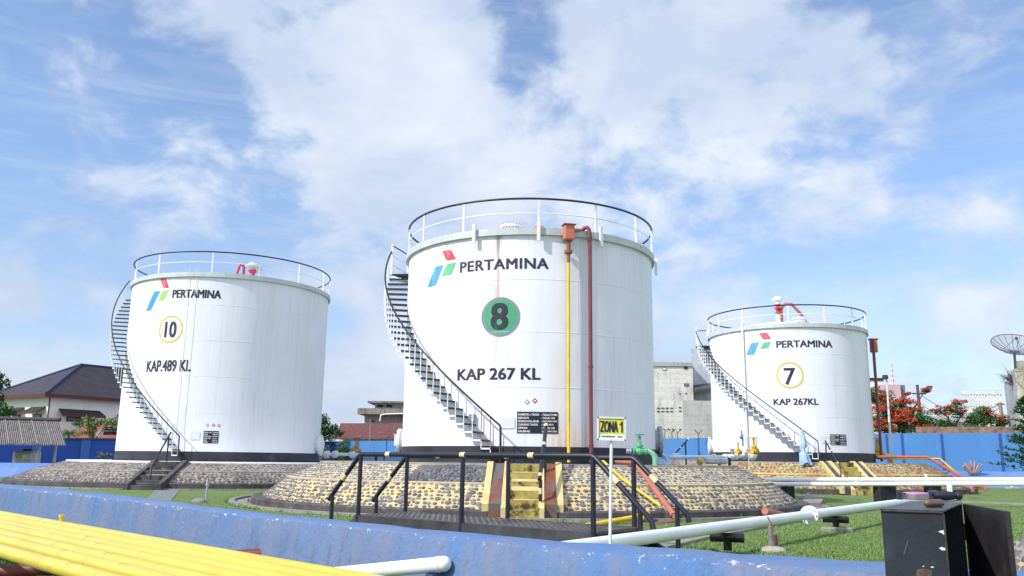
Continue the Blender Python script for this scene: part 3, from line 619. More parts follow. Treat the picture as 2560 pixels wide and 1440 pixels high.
mb = MB(); a = aty(1721, 1097, 33.); b = aty(1683, 1140, 31.5); banded(mb, [a, b], .035, [(0, .03, .05), (0, .55, .05)]); q = a+(b-a)*.2; mb.mat(0); mb.tube([q, V(q.x, q.y, .7)], .03, 8); mb.build('rear_step_handrail', [railblack, inkw], mound8)

# ================================================================== GROUND, DIKE, DRAINS
def grasshook(tt, co, c):
    n1 = tt.noise(co, .35, 6, .6, .2); c = tt.mix(tt.mr(n1, .4, .65), c, (.13, .19, .05))
    n2 = tt.noise(co, 3.5, 6, .7); c = tt.mix(tt.mr(n2, .50, .72, 0, .75), c, (.17, .19, .07))
    n4 = tt.noise(co, .9, 6, .7, .5); c = tt.mix(tt.mr(n4, .58, .70, 0, .6), c, (.20, .17, .09)); n3 = tt.noise(co, 28, 4, .7); c = tt.mix(tt.mr(n3, .45, .7, 0, .6), c, (.06, .115, .03)); return c
mb = MB(); S = 900; mb.poly([(-S, -60, 0), (S, -60, 0), (S, S*1.6, 0), (-S, S*1.6, 0)])
setting(mb.build('ground', M('lawn', (.115, .195, .05), .95, .2, 1.5, hook=grasshook, bump=.6, bscale=90), org=V(0, 0, 0)))
ZW = .65
far = [(-260, 1183), (0, 1208), (191, 1226.5), (355, 1244), (547, 1269), (700, 1285), (831, 1299), (1070, 1322), (1300, 1344), (1457, 1355), (1630, 1367), (1860, 1383.5), (2203, 1402), (2530, 1423), (2900, 1447)]
near = [(-260, 1190), (0, 1216.5), (191, 1236), (355, 1254.5), (547, 1281), (700, 1297.5), (831, 1311), (1070, 1339), (1300, 1360.5), (1457, 1374), (1630, 1388), (1860, 1407), (2203, 1429), (2530, 1456), (2900, 1487)]
fp = [atz(x, y, ZW) for x, y in far]; np_ = [atz(x, y, ZW) for x, y in near]
def resamp(P, n):
    L = [0]
    for a, b in zip(P, P[1:]): L.append(L[-1]+(b-a).length)
    out = []
    for i in range(n+1):
        s = L[-1]*i/n; k = 0
        while k < len(L)-2 and L[k+1] < s: k += 1
        out.append(P[k]+(P[k+1]-P[k])*((s-L[k])/(L[k+1]-L[k])))
    return out
def smooth(P, it=6):
    for _ in range(it): P = [P[0]]+[(P[i-1]+P[i]*2+P[i+1])/4 for i in range(1, len(P)-1)]+[P[-1]]
    return P
fp = smooth(resamp(fp, 90), 8); np_ = smooth(resamp(np_, 90), 8)
rs_ = random.Random(11); mb = MB(); rings = []; attr = []
for i in range(91):
    a, b = np_[i], fp[i]; o_ = V(a.x-b.x, a.y-b.y, 0).normalized(); j = rs_.uniform(-.012, .012); w1 = rs_.uniform(-.008, .008)
    face = [(.0, .34), (.12, .27), (.3, .17), (.48, .075), (.60, .018)]
    r = [V(a.x, a.y, 0)+o_*(d+rs_.uniform(-.006, .006))+V(0, 0, z-.02*(z == 0)) for z, d in face]
    r += [V(a.x, a.y, ZW-.012+w1)-o_*.012, V(a.x, a.y, ZW+w1)-o_*.05, V(b.x, b.y, ZW+j*.6)+o_*.04, V(b.x, b.y, ZW-.015)+o_*.01, V(b.x, b.y, .3)-o_*.10, V(b.x, b.y, -.02)-o_*.2]
    rings.append(r); attr += [0, .12, .3, .48, .60, .645, .68, 1.0, 1.1, 1.5, 2.]
mb.attr = []; pv = [0, .12, .3, .48, .60, .645, .68, 1.0, 1.1, 1.5, 2.]
for i0, i1 in ((0, 6), (5, 8), (7, 11)): mb.loft([r[i0:i1] for r in rings], False, False, True, close=False); mb.attr += pv[i0:i1]*len(rings)
mb.poly(rings[0]); mb.poly(rings[-1]); mb.attr += pv*2
def dikehook(tt, co, c):
    v = tt.n('ShaderNodeAttribute', attribute_name='prof').outputs['Fac']
    s = tt.noise(tt.mapping(co, (3.2, 3.2, .8)), 1.2, 7, .65, .6); c = tt.mix(tt.mr(s, .40, .64), c, (.155, .185, .28))
    s = tt.noise(tt.mapping(co, (1.3, 1.3, .5)), 1., 5, .6, .8); c = tt.mix(tt.mr(s, .52, .66, 0, .8), c, (.065, .17, .37))
    s2 = tt.noise(tt.mapping(co, (7, 9, 3.), rot=(.5, .3, 0)), 1.5, 7, .75, 1.2); c = tt.mix(tt.mr(s2, .55, .70, 0, .6), c, (.075, .085, .16))
    edge = tt.math('MULTIPLY', tt.mr(v, .50, .655), tt.mr(v, .76, .66))
    top = tt.mr(v, .655, .68, 0., .35); c = tt.mix(top, c, (.09, .185, .385))
    n = tt.noise(tt.mapping(co, (1, 1, 1.8)), 11, 7, .74, .6)
    chip = tt.math('ADD', n, tt.math('MULTIPLY', edge, .155)); chip = tt.mr(chip, .735, .75); c = tt.mix(chip, c, (.62, .64, .64))
    dr = tt.noise(tt.mapping(co, (11, 11, .7)), 1., 5, .65, .3); c = tt.mix(tt.math('MULTIPLY', tt.mr(dr, .56, .70, 0, .55), tt.mr(v, .70, .60)), c, (.07, .10, .17))
    n = tt.noise(co, 2.4, 7, .75, .6); n_ = tt.noise(co, 30, 3, .6); c = tt.mix(tt.math('MULTIPLY', tt.mr(n, .64, .68), tt.mr(n_, .52, .58)), c, (.22, .45, .62))
    sp = tt.n('ShaderNodeTexVoronoi', {'Vector': co, 'Scale': 7.}, feature='F1').outputs['Distance']; sn = tt.noise(co, 1.7, 4, .6)
    c = tt.mix(tt.math('MULTIPLY', tt.mr(sp, .060, .035), tt.mr(sn, .54, .58)), c, (.52, .56, .62))
    return c
bluewall = M('weathered_blue_paint', (.105, .175, .32), .8, .12, 3, hook=dikehook, bump=.7, bscale=18, spec=.2)
dike = mb.build('bund_wall', bluewall); tag(dike, 'low weathered blue painted bund wall with sloping face, crossing the foreground', 'bund wall')
# drains, pads and paths laid on the lawn
def strip(name, pts, w, mat, z=.008, h=.0):
    mb = MB(); rings = []
    for i, p in enumerate(pts):
        p = Vector(p); d = (Vector(pts[min(i+1, len(pts)-1)])-Vector(pts[max(i-1, 0)])).normalized(); n = V(-d.y, d.x, 0)*(w/2)
        rings.append([V(p.x, p.y, 0)+n+V(0, 0, z+h), V(p.x, p.y, 0)-n+V(0, 0, z+h)]+([V(p.x, p.y, -.1)-n, V(p.x, p.y, -.1)+n] if h else []))
    mb.loft(rings, bool(h), bool(h), False, close=bool(h)); return setting(mb.build(name, mat))
strip('drain_kerb', [atz(x, y, 0) for x, y in ((1650, 1372), (1760, 1346), (1900, 1320), (2033, 1297), (2200, 1273), (2400, 1250))], .22, concrete, .0, .04)
strip('drain_kerb', [atz(2405, 1256, 0), atz(2480, 1258.5, 0), atz(2640, 1266, 0)], .22, concrete, .0, .05)
strip('drain_kerb', [atz(2405, 1225, 0), atz(2480, 1215, 0), atz(2640, 1209, 0)], .3, darkconc, .0, .06)
mb = MB(); mb.lathe([(8.02, .006), (8.38, .006)], T8.C, 128); mb.lathe([(8.38, -.1), (8.38, .06), (8.52, .06), (8.54, -.1)], T8.C, 128, smooth=False)
setting(mb.build('drain_ring', concrete))
mb = MB(); mb.lathe([(8.65, -.1), (8.65, .05), (8.8, .05), (8.82, -.1)], T10.C, 128, smooth=False); setting(mb.build('drain_ring', concrete))
mb = MB(); P = lambda x, y: atz(x, y, 0)
q = [P(2003, 1268), P(2052, 1268), P(2058, 1258), P(2018, 1240)]; mb.hexa([v+V(0, 0, -.05) for v in q]+[v+V(0, 0, .12) for v in q]); setting(mb.build('drain_outlet', concrete))
mb = MB(); q = [P(352, 1262), P(420, 1262), P(452, 1222), P(392, 1222)]; mb.poly([v+V(0, 0, .012) for v in q]); setting(mb.build('path', M('damp_path', (.15, .18, .17), .6, .2, 3, bump=.2)))

# ================================================================== FOREGROUND PIPES
pd = V(-.716, .698, 0).normalized(); pn = V(.698, .716, 0).normalized()
def pipe_at(px, py, z): return atz(px, py, z)
lev = [(1279.5, .048, .50), (1288, .045, .512), (1299.5, .040, .494), (1309.5, .045, .508), (1325, .045, .50), (1339.5, .048, .512), (1363.5, .047, .50)]
seen = ['farthest of the yellow pipes, along the blue wall, with a small yellow stud', 'second yellow pipe from the blue wall', 'third yellow pipe from the blue wall, the slimmest of the row', 'middle one of the seven yellow pipes', 'fifth yellow pipe from the blue wall', 'second yellow pipe from the grass in the lower left corner', 'nearest yellow pipe, with grass and a red pipe below it']
yelmain = M('yellow_main_paint', (.58, .46, .06), .34, .12, 1.2, stain=((.40, .30, .06), 3.5, .60), spec=.6, bump=.12, bscale=5)
for i, (y, r, zc) in enumerate(lev):
    q = atz(0, y, zc+r*.75); q = V(q.x, q.y, zc); a = q+pd*14; b = q-pd*16; mb = MB(); mb.tube([a+(b-a)*k/40 for k in range(41)], r, 20)
    for s in (-7.1+i*.53, -1.4+i*.4, 3.3): mb.tube([q-pd*(s-.01), q-pd*(s+.01)], r*1.025, 20)
    mb.build('yellow_pipe', [yelmain]); o = bpy.data.objects[-1] if False else None
    ob = [x for x in COL.objects if x.name.startswith('yellow_pipe')][-1]; tag(ob, seen[i], 'pipe', 'yellow pipes along the blue wall')
    if i == 0:
        st = atz(147, 1303, zc+r); st = q+pd*((st-q).dot(pd)); m2 = MB(); m2.lathe_ax([(.020, 0), (.020, .045), (.028, .046), (.028, .07)], st+V(0, 0, r-.01), (0, 0, 1), 8); m2.build('stud', yellp, ob)
for s in (-9., -3.5, 2.2):
    a = atz(0, 1363.5, .5); b = atz(0, 1279.5, .5); c = (a+b)/2; c = V(c.x, c.y, .5)+pd*(a-c).dot(pd)-pd*s; mb = MB(); mb.beam(c-pn*.62-V(0, 0, .11), c+pn*.62-V(0, 0, .11), .10, .08)
    for k in (-.5, .5): mb.beam(c+pn*k-V(0, 0, .15), V(c.x, c.y, -.05)+pn*k, .1, .1)
    tag(mb.build('pipe_rack', black), 'black steel rack carrying the seven yellow pipes above the grass', 'pipe rack', 'racks under the yellow pipes')
mb = MB(); a = atz(640, 1387, .32); b = atz(-60, 1434, .14); d = (b-a).normalized(); mb.tube([a-d*.35, b+d*6], .055, 14); tag(mb.build('red_pipe', M('dark_red_pipe', (.17, .04, .04), .5, .2, 3)), 'dull red pipe coming out of the blue bund wall and running under the yellow pipes', 'pipe')
mb = MB(); a = atz(1096, 1411, .475); b = atz(790, 1441, .35); d = (b-a).normalized(); mb.tube([a-d*.05, a+d*.02, a+d*.03, b+d*6], [.053, .054, .052, .052], 18); mb.ball(a-d*.04, (.055, .055, .055), 14, 8); mb.tube([a-d*.01, a+d*.01], .056, 18)
o = mb.build('white_pipe', whitepipe); tag(o, 'short white pipe end coming out of the near face of the blue bund wall', 'pipe')
m2 = MB(); m2.box(a+d*.03+V(0, 0, -.20), (.08, .08, .28), .7); m2.build('pipe_stub', M('stub_blue', (.04, .06, .16), .6, .2, 4), o)

# main white pipe inside the bund with its supports
def wp(px, py): return atz(px, py, .36)
P1 = atz(1600, 1346, .36); E1 = atz(2241, 1256.7, .36); dm = (E1-P1).normalized(); E1 = P1+dm*((atz(2366, 1238.5, .36)-P1).dot(dm))
pipe = thing('main_pipe', V(P1.x, P1.y, 0), 'thick white pipe on black tee supports rising to the right across the lawn', 'pipe')
mb = MB(); A = P1-dm*1.6; mb.tube([A, P1, P1+dm*8, E1], .074, 18); b0 = E1
mb.tube([b0, b0+dm*.22+V(0, 0, .03), b0+dm*.32+V(0, 0, .14), b0+dm*.33+V(0, 0, .38)], [.074, .074, .074, .074], 14); mb.build('pipe_run', whitepipe, pipe)
for (px, py) in ((2025, 1287),):
    q = P1+dm*((atz(px, py, .36)-P1).dot(dm)); mb = MB(); mb.lathe_ax([(.15, -.03), (.15, -.004), (.142, -.003), (.142, .003), (.15, .004), (.15, .03)], q, dm, 26); fl = mb.build('flange', whitepipe, pipe)
    for k in range(8):
        a = 2*pi*k/8; u = dm.cross(V(0, 0, 1)).normalized(); v = u.cross(dm); mb = MB(); mb.lathe_ax([(.016, -.06), (.016, .06)], q+(u*math.cos(a)+v*math.sin(a))*.118, dm, 6); mb.build('bolt', galv, fl)
def tee(px, py, lab):
    q = P1+dm*((atz(px, py, .36)-P1).dot(dm)); u = V(1, -.35, 0).normalized(); r = thing('pipe_support', V(q.x, q.y, 0), lab, 'pipe support', 'black tee supports under the white pipe')
    mb = MB(); mb.tube([q-u*.22+V(0, 0, -.145), q+u*.22+V(0, 0, -.145)], .062, 14); mb.tube([q-u*.225+V(0, 0, -.145), q-u*.215+V(0, 0, -.145)], .066, 14); mb.build('saddle', M('gloss_black', (.01, .01, .012), .22, .2, 5), r)
    mb = MB(); mb.tube([V(q.x, q.y, .05), V(q.x, q.y, .2)], .058, 12); mb.build('leg', M('gloss_black', (.01, .01, .012)), r)
    if px > 2000: mb = MB(); mb.box((q.x, q.y, .02), (.50, .34, .13), .2, .03); mb.build('footing', concrete, r)
tee(2088, 1278, 'black tee pipe support on a concrete pad, beside the white flange'); tee(1805, 1315, 'black tee pipe support standing close behind the blue bund wall'); 
# double white pipes
zu = .725
for i, (ya, yb, lab) in enumerate(((1199, 1199.5, 'upper one of two long white pipes side by side before the stained mound'), (1211, 1208.5, 'lower one of two long white pipes running side by side, joined by a white elbow'))):
    a = aty(1780, ya, 28.2-.25*i); b = aty(2700, yb, 25.0-.25*i); d = (b-a).normalized(); mb = MB(); mb.tube([a+(b-a)*k/12 for k in range(13)], .068, 14)
    o = tag(mb.build('white_pipe', whitepipe), lab, 'pipe', 'double white pipes')
    m2 = MB(); q = aty(2140 if i else 2315, 1210 if i else 1200, a.y+(b.y-a.y)*((2140 if i else 2315)-1780)/920)
    q = a+d*((q-a).dot(d)); m2.lathe_ax([(.078, -.05), (.078, .05)], q, d, 14); m2.build('pipe_collar', whitepipe, o)
    if i == 0: m2 = MB(); m2.lathe_ax([(.03, 0), (.03, .12), (.05, .121), (.05, .17)], q, (0, 0, 1), 8); m2.build('bleed_plug', whitepipe, o)
for (x0, x1, yb, lab) in ((1957, 1980, 1240, 'narrow black pier under the double white pipes, beside the near mound'), (2186, 2234, 1254, 'broad black pier under the middle of the double white pipes'), (2314, 2345, 1244, 'black pier under the double white pipes, next to the white elbow')):
    Y = 28.0-3.2*(x0-1780)/920; a = aty(x0, 1210, Y); b = aty(x1, 1210, Y); mb = MB(); w = (b-a).length; mb.box(((a.x+b.x)/2, Y, .30), (w, .34, .60), .25, .015); tag(mb.build('pipe_pier', M('pier_black', (.018, .02, .024), .7, .3, 3, bump=.2)), lab, 'pipe pier', 'black piers under the white pipes')
# red and yellow foam pipes
rd = thing('foam_line', aty(1690, 1300, 18.0), 'salmon red pipe sloping down the near mound and turning along its kerb', 'pipe')
mb = MB(); a = aty(1540, 1152.5, 20.2); b = aty(1588, 1156, 19.9); c = aty(1685, 1288, 17.85); d = aty(1692, 1306, 17.65); e = aty(1600, 1318, 16.5); f = aty(1430, 1341, 14.6)
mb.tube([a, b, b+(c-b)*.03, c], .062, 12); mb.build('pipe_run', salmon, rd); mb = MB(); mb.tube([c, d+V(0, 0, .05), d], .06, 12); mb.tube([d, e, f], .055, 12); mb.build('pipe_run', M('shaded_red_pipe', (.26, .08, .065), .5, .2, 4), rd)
mb = MB(); mb.lathe_ax([(.085, -.03), (.085, .03)], c, d-c, 14); mb.ball(d, .085); mb.build('flange', salmon, rd)
yl = thing('foam_line', aty(1605, 1297, 17.2), 'yellow pipe with an elbow lying at the foot of the near mound behind the walkway', 'pipe')
mb = MB(); a = aty(1605, 1290, 17.4); b = aty(1480, 1312, 16.2); c = aty(1380, 1330, 15.2); mb.tube([c, b, a-V(.05, 0, .01), a+V(.04, .02, .02), a+V(.09, .1, .08)], .05, 12); mb.build('pipe_run', yellp, yl)
mb = MB(); mb.lathe_ax([(.09, -.03), (.09, .03)], a-V(.02, 0, 0), a-b, 14); mb.lathe_ax([(.085, -.03), (.085, .03)], a+V(.09, .1, .06), V(0, .2, 1), 14); mb.build('flange', yellp, yl)
mb = MB(); a = aty(1505, 1150, 20.4); b = aty(1560, 1200, 19.0); c = aty(1652, 1265, 18.3); mb.tube([a, b, c], .028, 8); mb.build('slim_pipe', yellp, yl)
mb = MB(); a = atz(1912, 1278, .25); b = atz(1962, 1288, .12); mb.tube([a, a+(b-a)*.2, b, b+V(.05, -.1, -.2)], .07, 12); tag(mb.build('drain_pipe', salmon), 'short salmon drain pipe poking from the near mound kerb', 'pipe')
r7 = thing('foam_line', V(17.8, 40, 1.3), 'red and yellow pipes leaving the right-hand tank and dropping over its mound', 'pipe')
zz = 1.62
mb = MB(); pts = [aty(2195, 1142, 39.5), aty(2318, 1142.5, 39.2), aty(2405, 1193, 36.5), aty(2425, 1203, 36)]; mb.tube(pts, .07, 9); mb.build('red_run', M('brick_red_pipe', (.34, .10, .06), .5, .2, 3), r7)
mb = MB(); pts = [aty(2218, 1145.5, 40.2), aty(2350, 1147, 40.2), aty(2405, 1195, 37.5), aty(2415, 1203, 37)]; mb.tube(pts, .055, 9); mb.build('yellow_run', M('ochre_pipe', (.50, .36, .05), .5, .2, 3), r7)
mb = MB(); a = aty(2404, 1214.5, 33); b = aty(2426, 1218, 32); mb.tube([a, b, b+V(.06, 0, -.06), b+V(.08, 0, -.16)], .06, 10); tag(mb.build('drain_pipe', salmon), 'bent salmon red drain pipe under the white pipes by the stained mound', 'pipe')
mb = MB(); a = aty(2440, 1216, 36); b = aty(2462, 1219, 35); mb.tube([a, b, b+V(.05, 0, -.15)], .06, 10); tag(mb.build('drain_pipe', redp), 'dark red pipe bend lying on the drain to the right of the white elbow', 'pipe')

def valve(name, base, s, ax, mat, wheelmat, label, cat, group=None, elbow=True, parent=None, wheel_r=.13):
    """gate valve: body along ax, bonnet, yoke, handwheel"""
    ax = Vector(ax).normalized(); base = Vector(base)
    r = thing(name, base, label, cat, group) if parent is None else parent
    mb = MB(); c = base
    mb.lathe_ax([(.12, -.2), (.12, -.165), (.075, -.16), (.095, -.09), (.12, 0), (.095, .09), (.075, .16), (.12, .165), (.12, .2)], c, ax, 16) if s == 1 else mb.lathe_ax([(.12*s, -.2*s), (.12*s, -.165*s), (.075*s, -.16*s), (.12*s, 0), (.075*s, .16*s), (.12*s, .165*s), (.12*s, .2*s)], c, ax, 12)
    mb.lathe_ax([(.085*s, 0), (.085*s, .13*s), (.115*s, .135*s), (.115*s, .19*s), (.06*s, .2*s), (.05*s, .28*s)], c, (0, 0, 1), 14)
    v1 = mb.build('valve_body', mat, r)
    mb = MB()
    for sg in (-1, 1): mb.beam(c+ax*(.05*s*sg)+V(0, 0, .19*s), c+ax*(.035*s*sg)+V(0, 0, .45*s), .025*s, .03*s, V(0, 1, 0))
    mb.lathe_ax([(.02*s, .18*s), (.02*s, .55*s)], c, (0, 0, 1), 7); mb.lathe_ax([(.05*s, .43*s), (.05*s, .47*s)], c, (0, 0, 1), 10); mb.build('yoke', mat, r)
    mb = MB(); h = c+V(0, 0, .505*s); wr = wheel_r*s
    mb.tube([h+V(wr*math.cos(a), wr*math.sin(a), 0) for a in [k*pi/10 for k in range(20)]], .02*s, 6, closed=True)
    for k in range(4): a = k*pi/2+.4; mb.tube([h, h+V(wr*math.cos(a), wr*math.sin(a), 0)], .013*s, 5)
    mb.build('handwheel', wheelmat, r); return r
gv = aty(1599, 1128, 20.7); vg = valve('gate_valve', gv, .8, T8.rt, greenv, greenv, 'green gate valve with handwheel and bent outlet at the foot of the nearest tank', 'valve')
mb = MB(); s = T8.rt; e = gv+s*.15; mb.tube([e-s*.05, e+s*.04, e+s*.12+V(0, 0, -.02), e+s*.19+V(0, 0, -.08), e+s*.22+V(0, 0, -.18), e+s*.22+V(0, 0, -.5)], .062, 14); mb.build('outlet_elbow', M('light_green', (.20, .52, .30), .4, .1, 4), vg)
mb = MB(); mb.lathe_ax([(.06, -.32), (.06, -.2), (.085, -.3), (.085, -.27)][:2], gv, s, 14); mb.build('inlet_stub', greyst, vg)
yv = aty(890, 1130, 42.); o = valve('gate_valve', yv+V(0, 0, .05), 1.25, (1, .1, 0), M('ochre_valve', (.38, .24, .04), .5, .2, 5), rust, 'weathered yellow gate valve on the white pipe between the left and middle tanks', 'valve')
p7, z7_ = hit(T7, 2196, 1132, T7.R+.5); yv = aty(2196, 1139, 40.8); o = valve('gate_valve', yv, 1.6, T7.rt, yellp, yellp, 'yellow gate valve with bent outlet at the right foot of the tank with the 7', 'valve')
mb = MB(); s = T7.rt; e = yv+s*.3; mb.tube([e, e+s*.1, e+s*.26+V(0, 0, -.1), e+s*.3+V(0, 0, -.35)], .1, 10); mb.build('outlet_elbow', yellp, o)

# white pipe between the left and middle tanks
pb = thing('connecting_pipe', aty(850, 1138, 42), 'white flanged pipe running at mound height between the left and middle tanks', 'pipe'); a = aty(790, 1136, 42.3); b = aty(1010, 1136.5, 41.5); d = (b-a).normalized()
mb = MB(); mb.tube([a, b], .085, 12); mb.build('pipe_run', M('pale_grey_pipe', (.62, .65, .74), .4, .08, 3), pb)
for x in (815, 838, 885): q = a+d*((aty(x, 1136, 42)-a).dot(d)); mb = MB(); mb.lathe_ax([(.09, -.22), (.15, -.18), (.18, -.1), (.18, .06), (.09, .12)], q, d, 16); mb.build('flange', M('pale_grey_pipe', (.62, .65, .74)), pb)
for x in (840, 868, 945): q = a+d*((aty(x, 1136, 42)-a).dot(d)); mb = MB(); mb.box((q.x, q.y, q.z*.5-.04), (.12, .12, q.z-.1)); mb.build('leg', black, pb)
# manifold between the middle and right tanks
pm = thing('pipe_manifold', aty(1770, 1142, 33), 'white pipe manifold with flanges and elbows in front of the right-hand tank', 'pipe'); a = aty(1672, 1142.5, 30.5); b = aty(1858, 1142, 33.8); d = (b-a).normalized()
mb = MB(); mb.tube([a, b], .062, 12); e = aty(1687, 1140, 31); mb.tube([V(e.x-.1, e.y-.1, 1.1), e+V(-.08, -.1, -.1), e+V(-.02, -.1, .05), e+V(.12, -.05, .03)], .075, 12); e = aty(1648, 1136, 29.5); mb.tube([e+V(-.5, 0, 0), e+V(.1, 0, 0), e+V(.22, .02, -.05), e+V(.27, .05, -.2)], .05, 10); mb.tube([V(e.x+.0, e.y, 1.0), e+V(.0, .1, -.2), e+V(.06, .1, -.1), e+V(.18, .1, -.1)], .06, 10); mb.build('pipe_run', M('pale_grey_pipe', (.62, .65, .74)), pm)
for x in (1740, 1807, 1829, 1845, 1872): q = a+d*((aty(x, 1142, 33)-a).dot(d)); mb = MB(); mb.lathe_ax([(.11, -.06), (.11, .06)], q, d, 14); mb.build('flange', white, pm)
mb = MB(); q = aty(1878, 1140, 34.); mb.ball(q, (.22, .22, .2)); mb.ball(q+V(-.28, 0, .05), (.2, .18, .2)); mb.lathe_ax([(.1, 0), (.1, .8)], q+V(-.15, .1, 0), (0, 0, 1), 12); mb.lathe_ax([(.08, 0), (.08, .7)], q+V(.2, .1, 0), (0, 0, 1), 12); mb.tube([q+V(-.15, .1, .75), q+V(.2, .1, .75)], .05, 8); mb.build('strainer_body', white, pm)
for x in (1798, 1823): q = aty(x, 1148, 32.6); mb = MB(); mb.box((q.x, q.y, q.z-.25), (.09, .09, .6)); mb.build('leg', black, pm)
for x, lab in ((1846, 'left one of two small yellow gate valves on the white manifold'), (1885, 'right one of two small yellow gate valves on the white manifold')):
    valve('gate_valve', aty(x, 1131 if x < 1860 else 1128, 33.6), .75 if x < 1860 else 1.05, d, M('bright_yellow_valve', (.66, .42, .03), .45, .15, 5), yellp, lab, 'valve', 'small yellow manifold valves')
q = aty(1857, 1093, 34.3); bv = thing('lever_valve', q, 'blue lever valve standing above the white manifold', 'valve'); mb = MB(); mb.lathe_ax([(.05, -.12), (.09, -.05), (.09, .05), (.05, .12)], q, (1, 0, 0), 12); mb.lathe_ax([(.04, -.35), (.04, 0)], q, (0, 0, 1), 8); mb.build('valve_body', M('blue_valve', (.03, .16, .42), .4, .1, 4), bv); mb = MB(); mb.beam(q+V(-.02, 0, 0), q+V(-.05, 0, .28), .05, .03, V(0, 1, 0)); mb.tube([q+V(-.14, 0, .02), q+V(.14, 0, .02)], .015, 6); mb.build('lever', M('blue_valve', (.03, .16, .42)), bv)
for x, y, lab in ((1830, 1126, 'small white notice plate with red lines, left on the manifold'), (1871, 1125.5, 'small white notice plate with red lines, between the yellow manifold valves')):
    q = aty(x, y, 33.2); mb = MB(); mb.box(q, (.2, .02, .14)); mb.beam(q+V(0, .03, 0), V(q.x, q.y+.03, 1.), .02, .02); mb.mat(1)
    for k in range(3): mb.box(q+V(0, -.013, .04-.04*k), (.16, .006, .018))
    tag(mb.build('notice_plate', [inkw, M('notice_red', (.5, .08, .08), .5, .1, 4)]), lab, 'notice')
sk = MB(); q = aty(1750, 1152, 30.5); sk.ball(q+V(0, 0, .0), (.13, .12, .16), 12, 8); sk.mat(1); q = aty(1790, 1152, 31); sk.box(q, (.85, .3, .24), .1, .06); tag(sk.build('wrapped_bundle', [M('sack_yellow', (.5, .45, .12), .8, .3, 6), M('sack_pale', (.55, .55, .60), .8, .2, 4, stain=((.35, .3, .5), 5., .6))]), 'pale wrapped bundle with a yellowish end under the white manifold pipe', 'bundle')
# cloth hung at the foot of tank 7's stair
cl = MB(); qa = aty(2003, 1074, 36.0); rs_ = random.Random(5); rings = []
for i in range(15):
    f = i/14; c = qa+V(.02+.03*math.sin(f*7)+.06*f, -.02*f, -1.42*f); wdt = .05+.19*f**1.1-(.09 if .52 < f < .68 else 0); rings.append([c+V(wdt*(1+.22*math.sin(5*a+f*3))*math.cos(a), wdt*.55*(1+.25*math.sin(4*a+1))*math.sin(a), .05*math.sin(3*a)*f) for a in [2*pi*k/28 for k in range(28)]])
cl.loft(rings, True, False, True)
tag(cl.build('draped_cloth', M('pale_blue_cloth', (.36, .52, .80), .85, .25, 5, streak=.4, sscale=9, stain=((.45, .18, .25), 4., .70))), 'pale blue cloth wrapped and hanging at the stair foot of the tank with the 7', 'cloth')

# ================================================================== WALKWAY OVER THE PIPES
h = .85; zd = EYE-h
A_ = atz(895, 1286, zd); B_ = atz(1483, 1330, zd); C_ = atz(1586, 1317.5, zd); u_ = (B_-A_).normalized(); wv_ = V(-u_.y, u_.x, 0); WID = abs((C_-B_).dot(wv_)); LEN = (B_-A_).length
wk = thing('walkway', (A_+B_)/2+V(0, 0, -zd), 'black steel walkway with tube handrails and chequer plate deck in front of the yellow mound', 'walkway')
def wpnt(s, w_, z): return A_+u_*s+wv_*w_+V(0, 0, z-zd)
mb = MB(); q = [wpnt(0, 0, zd-.02), wpnt(LEN, 0, zd-.02), wpnt(LEN, WID, zd-.02), wpnt(0, WID, zd-.02)]; mb.hexa(q+[v+V(0, 0, .02) for v in q])
nx = int(LEN/.055)
for i in range(1, nx):                                              # raised tread bars of the chequer plate
    for j in range(18):
        c = wpnt(LEN*i/nx, WID*(j+.5)/18, zd+.001); d = (u_*(1 if (i+j) % 2 else -1)+wv_)*.019; mb.beam(c-d, c+d, .012, .006)
mb.build('deck_plate', M('chequer_plate', (.16, .145, .15), .42, .3, 2, metal=.55, stain=((.11, .06, .045), 2.2, .58)), wk)
for (s0, s1, w_) in ((0, LEN, -.03), (0, LEN, WID+.03)):
    mb = MB(); mb.beam(wpnt(s0-.03, w_, zd-.10), wpnt(s1+.03, w_, zd-.10), .05, .19); mb.build('side_beam', M('beam_black', (.045, .045, .05), .6, .45, 3, stain=((.10, .10, .105), 2.5, .6)), wk)
for s in (-.035, LEN+.035): mb = MB(); mb.beam(wpnt(s, 0, zd-.11), wpnt(s, WID, zd-.11), .05, .18); mb.build('end_beam', M('beam_black', (.03, .03, .034)), wk)
zr = 1.262
def on_line(px, w_):   # walkway station seen at a photo column
    lo, hi = -2., LEN+2
    for _ in range(40):
        md = (lo+hi)/2; p = wpnt(md, w_, .8); v = p-O; x = 1280+FPX*v.dot(R_)/v.dot(F_)
        if x < px: lo = md
        else: hi = md
    return lo
def post(s, w_, z0, z1, r=.034): mb = MB(); mb.tube([wpnt(s, w_, z0), wpnt(s, w_, z1)], r, 10); return mb.build('post', railblack, wk)
posts_n = [on_line(x, -.03) for x in (899, 1155.5, 1483)]; posts_f = [on_line(x, WID+.03) for x in (1016, 1270, 1585)]
for s in posts_n: post(s, -.03, zd-.16, zr)
for s in posts_f: post(s, WID+.03, zd-.16, zr-.012)
def rail(w_, sl_, sr_, endl, endr, bands, zt):
    mb = MB(); pts = [endl, wpnt(sl_-.03, w_, zt-.02), wpnt(sl_+.02, w_, zt), wpnt(sr_-.02, w_, zt), wpnt(sr_+.03, w_, zt-.02), endr, endr+V(.01, -.005, -.09)]
    mb.mat(0); mb.tube(pts, .036, 12); mb.mat(1)
    for (i, f, hl) in bands: a, b = pts[i], pts[i+1]; d = (b-a).normalized(); q = a+(b-a)*f; mb.tube([q-d*hl, q+d*hl], .0385, 12)
    mb.build('handrail', [railblack, creamband], wk)
def band_f(px, w_, s0, s1): return (on_line(px, w_)-s0-.02)/(s1-s0-.04)
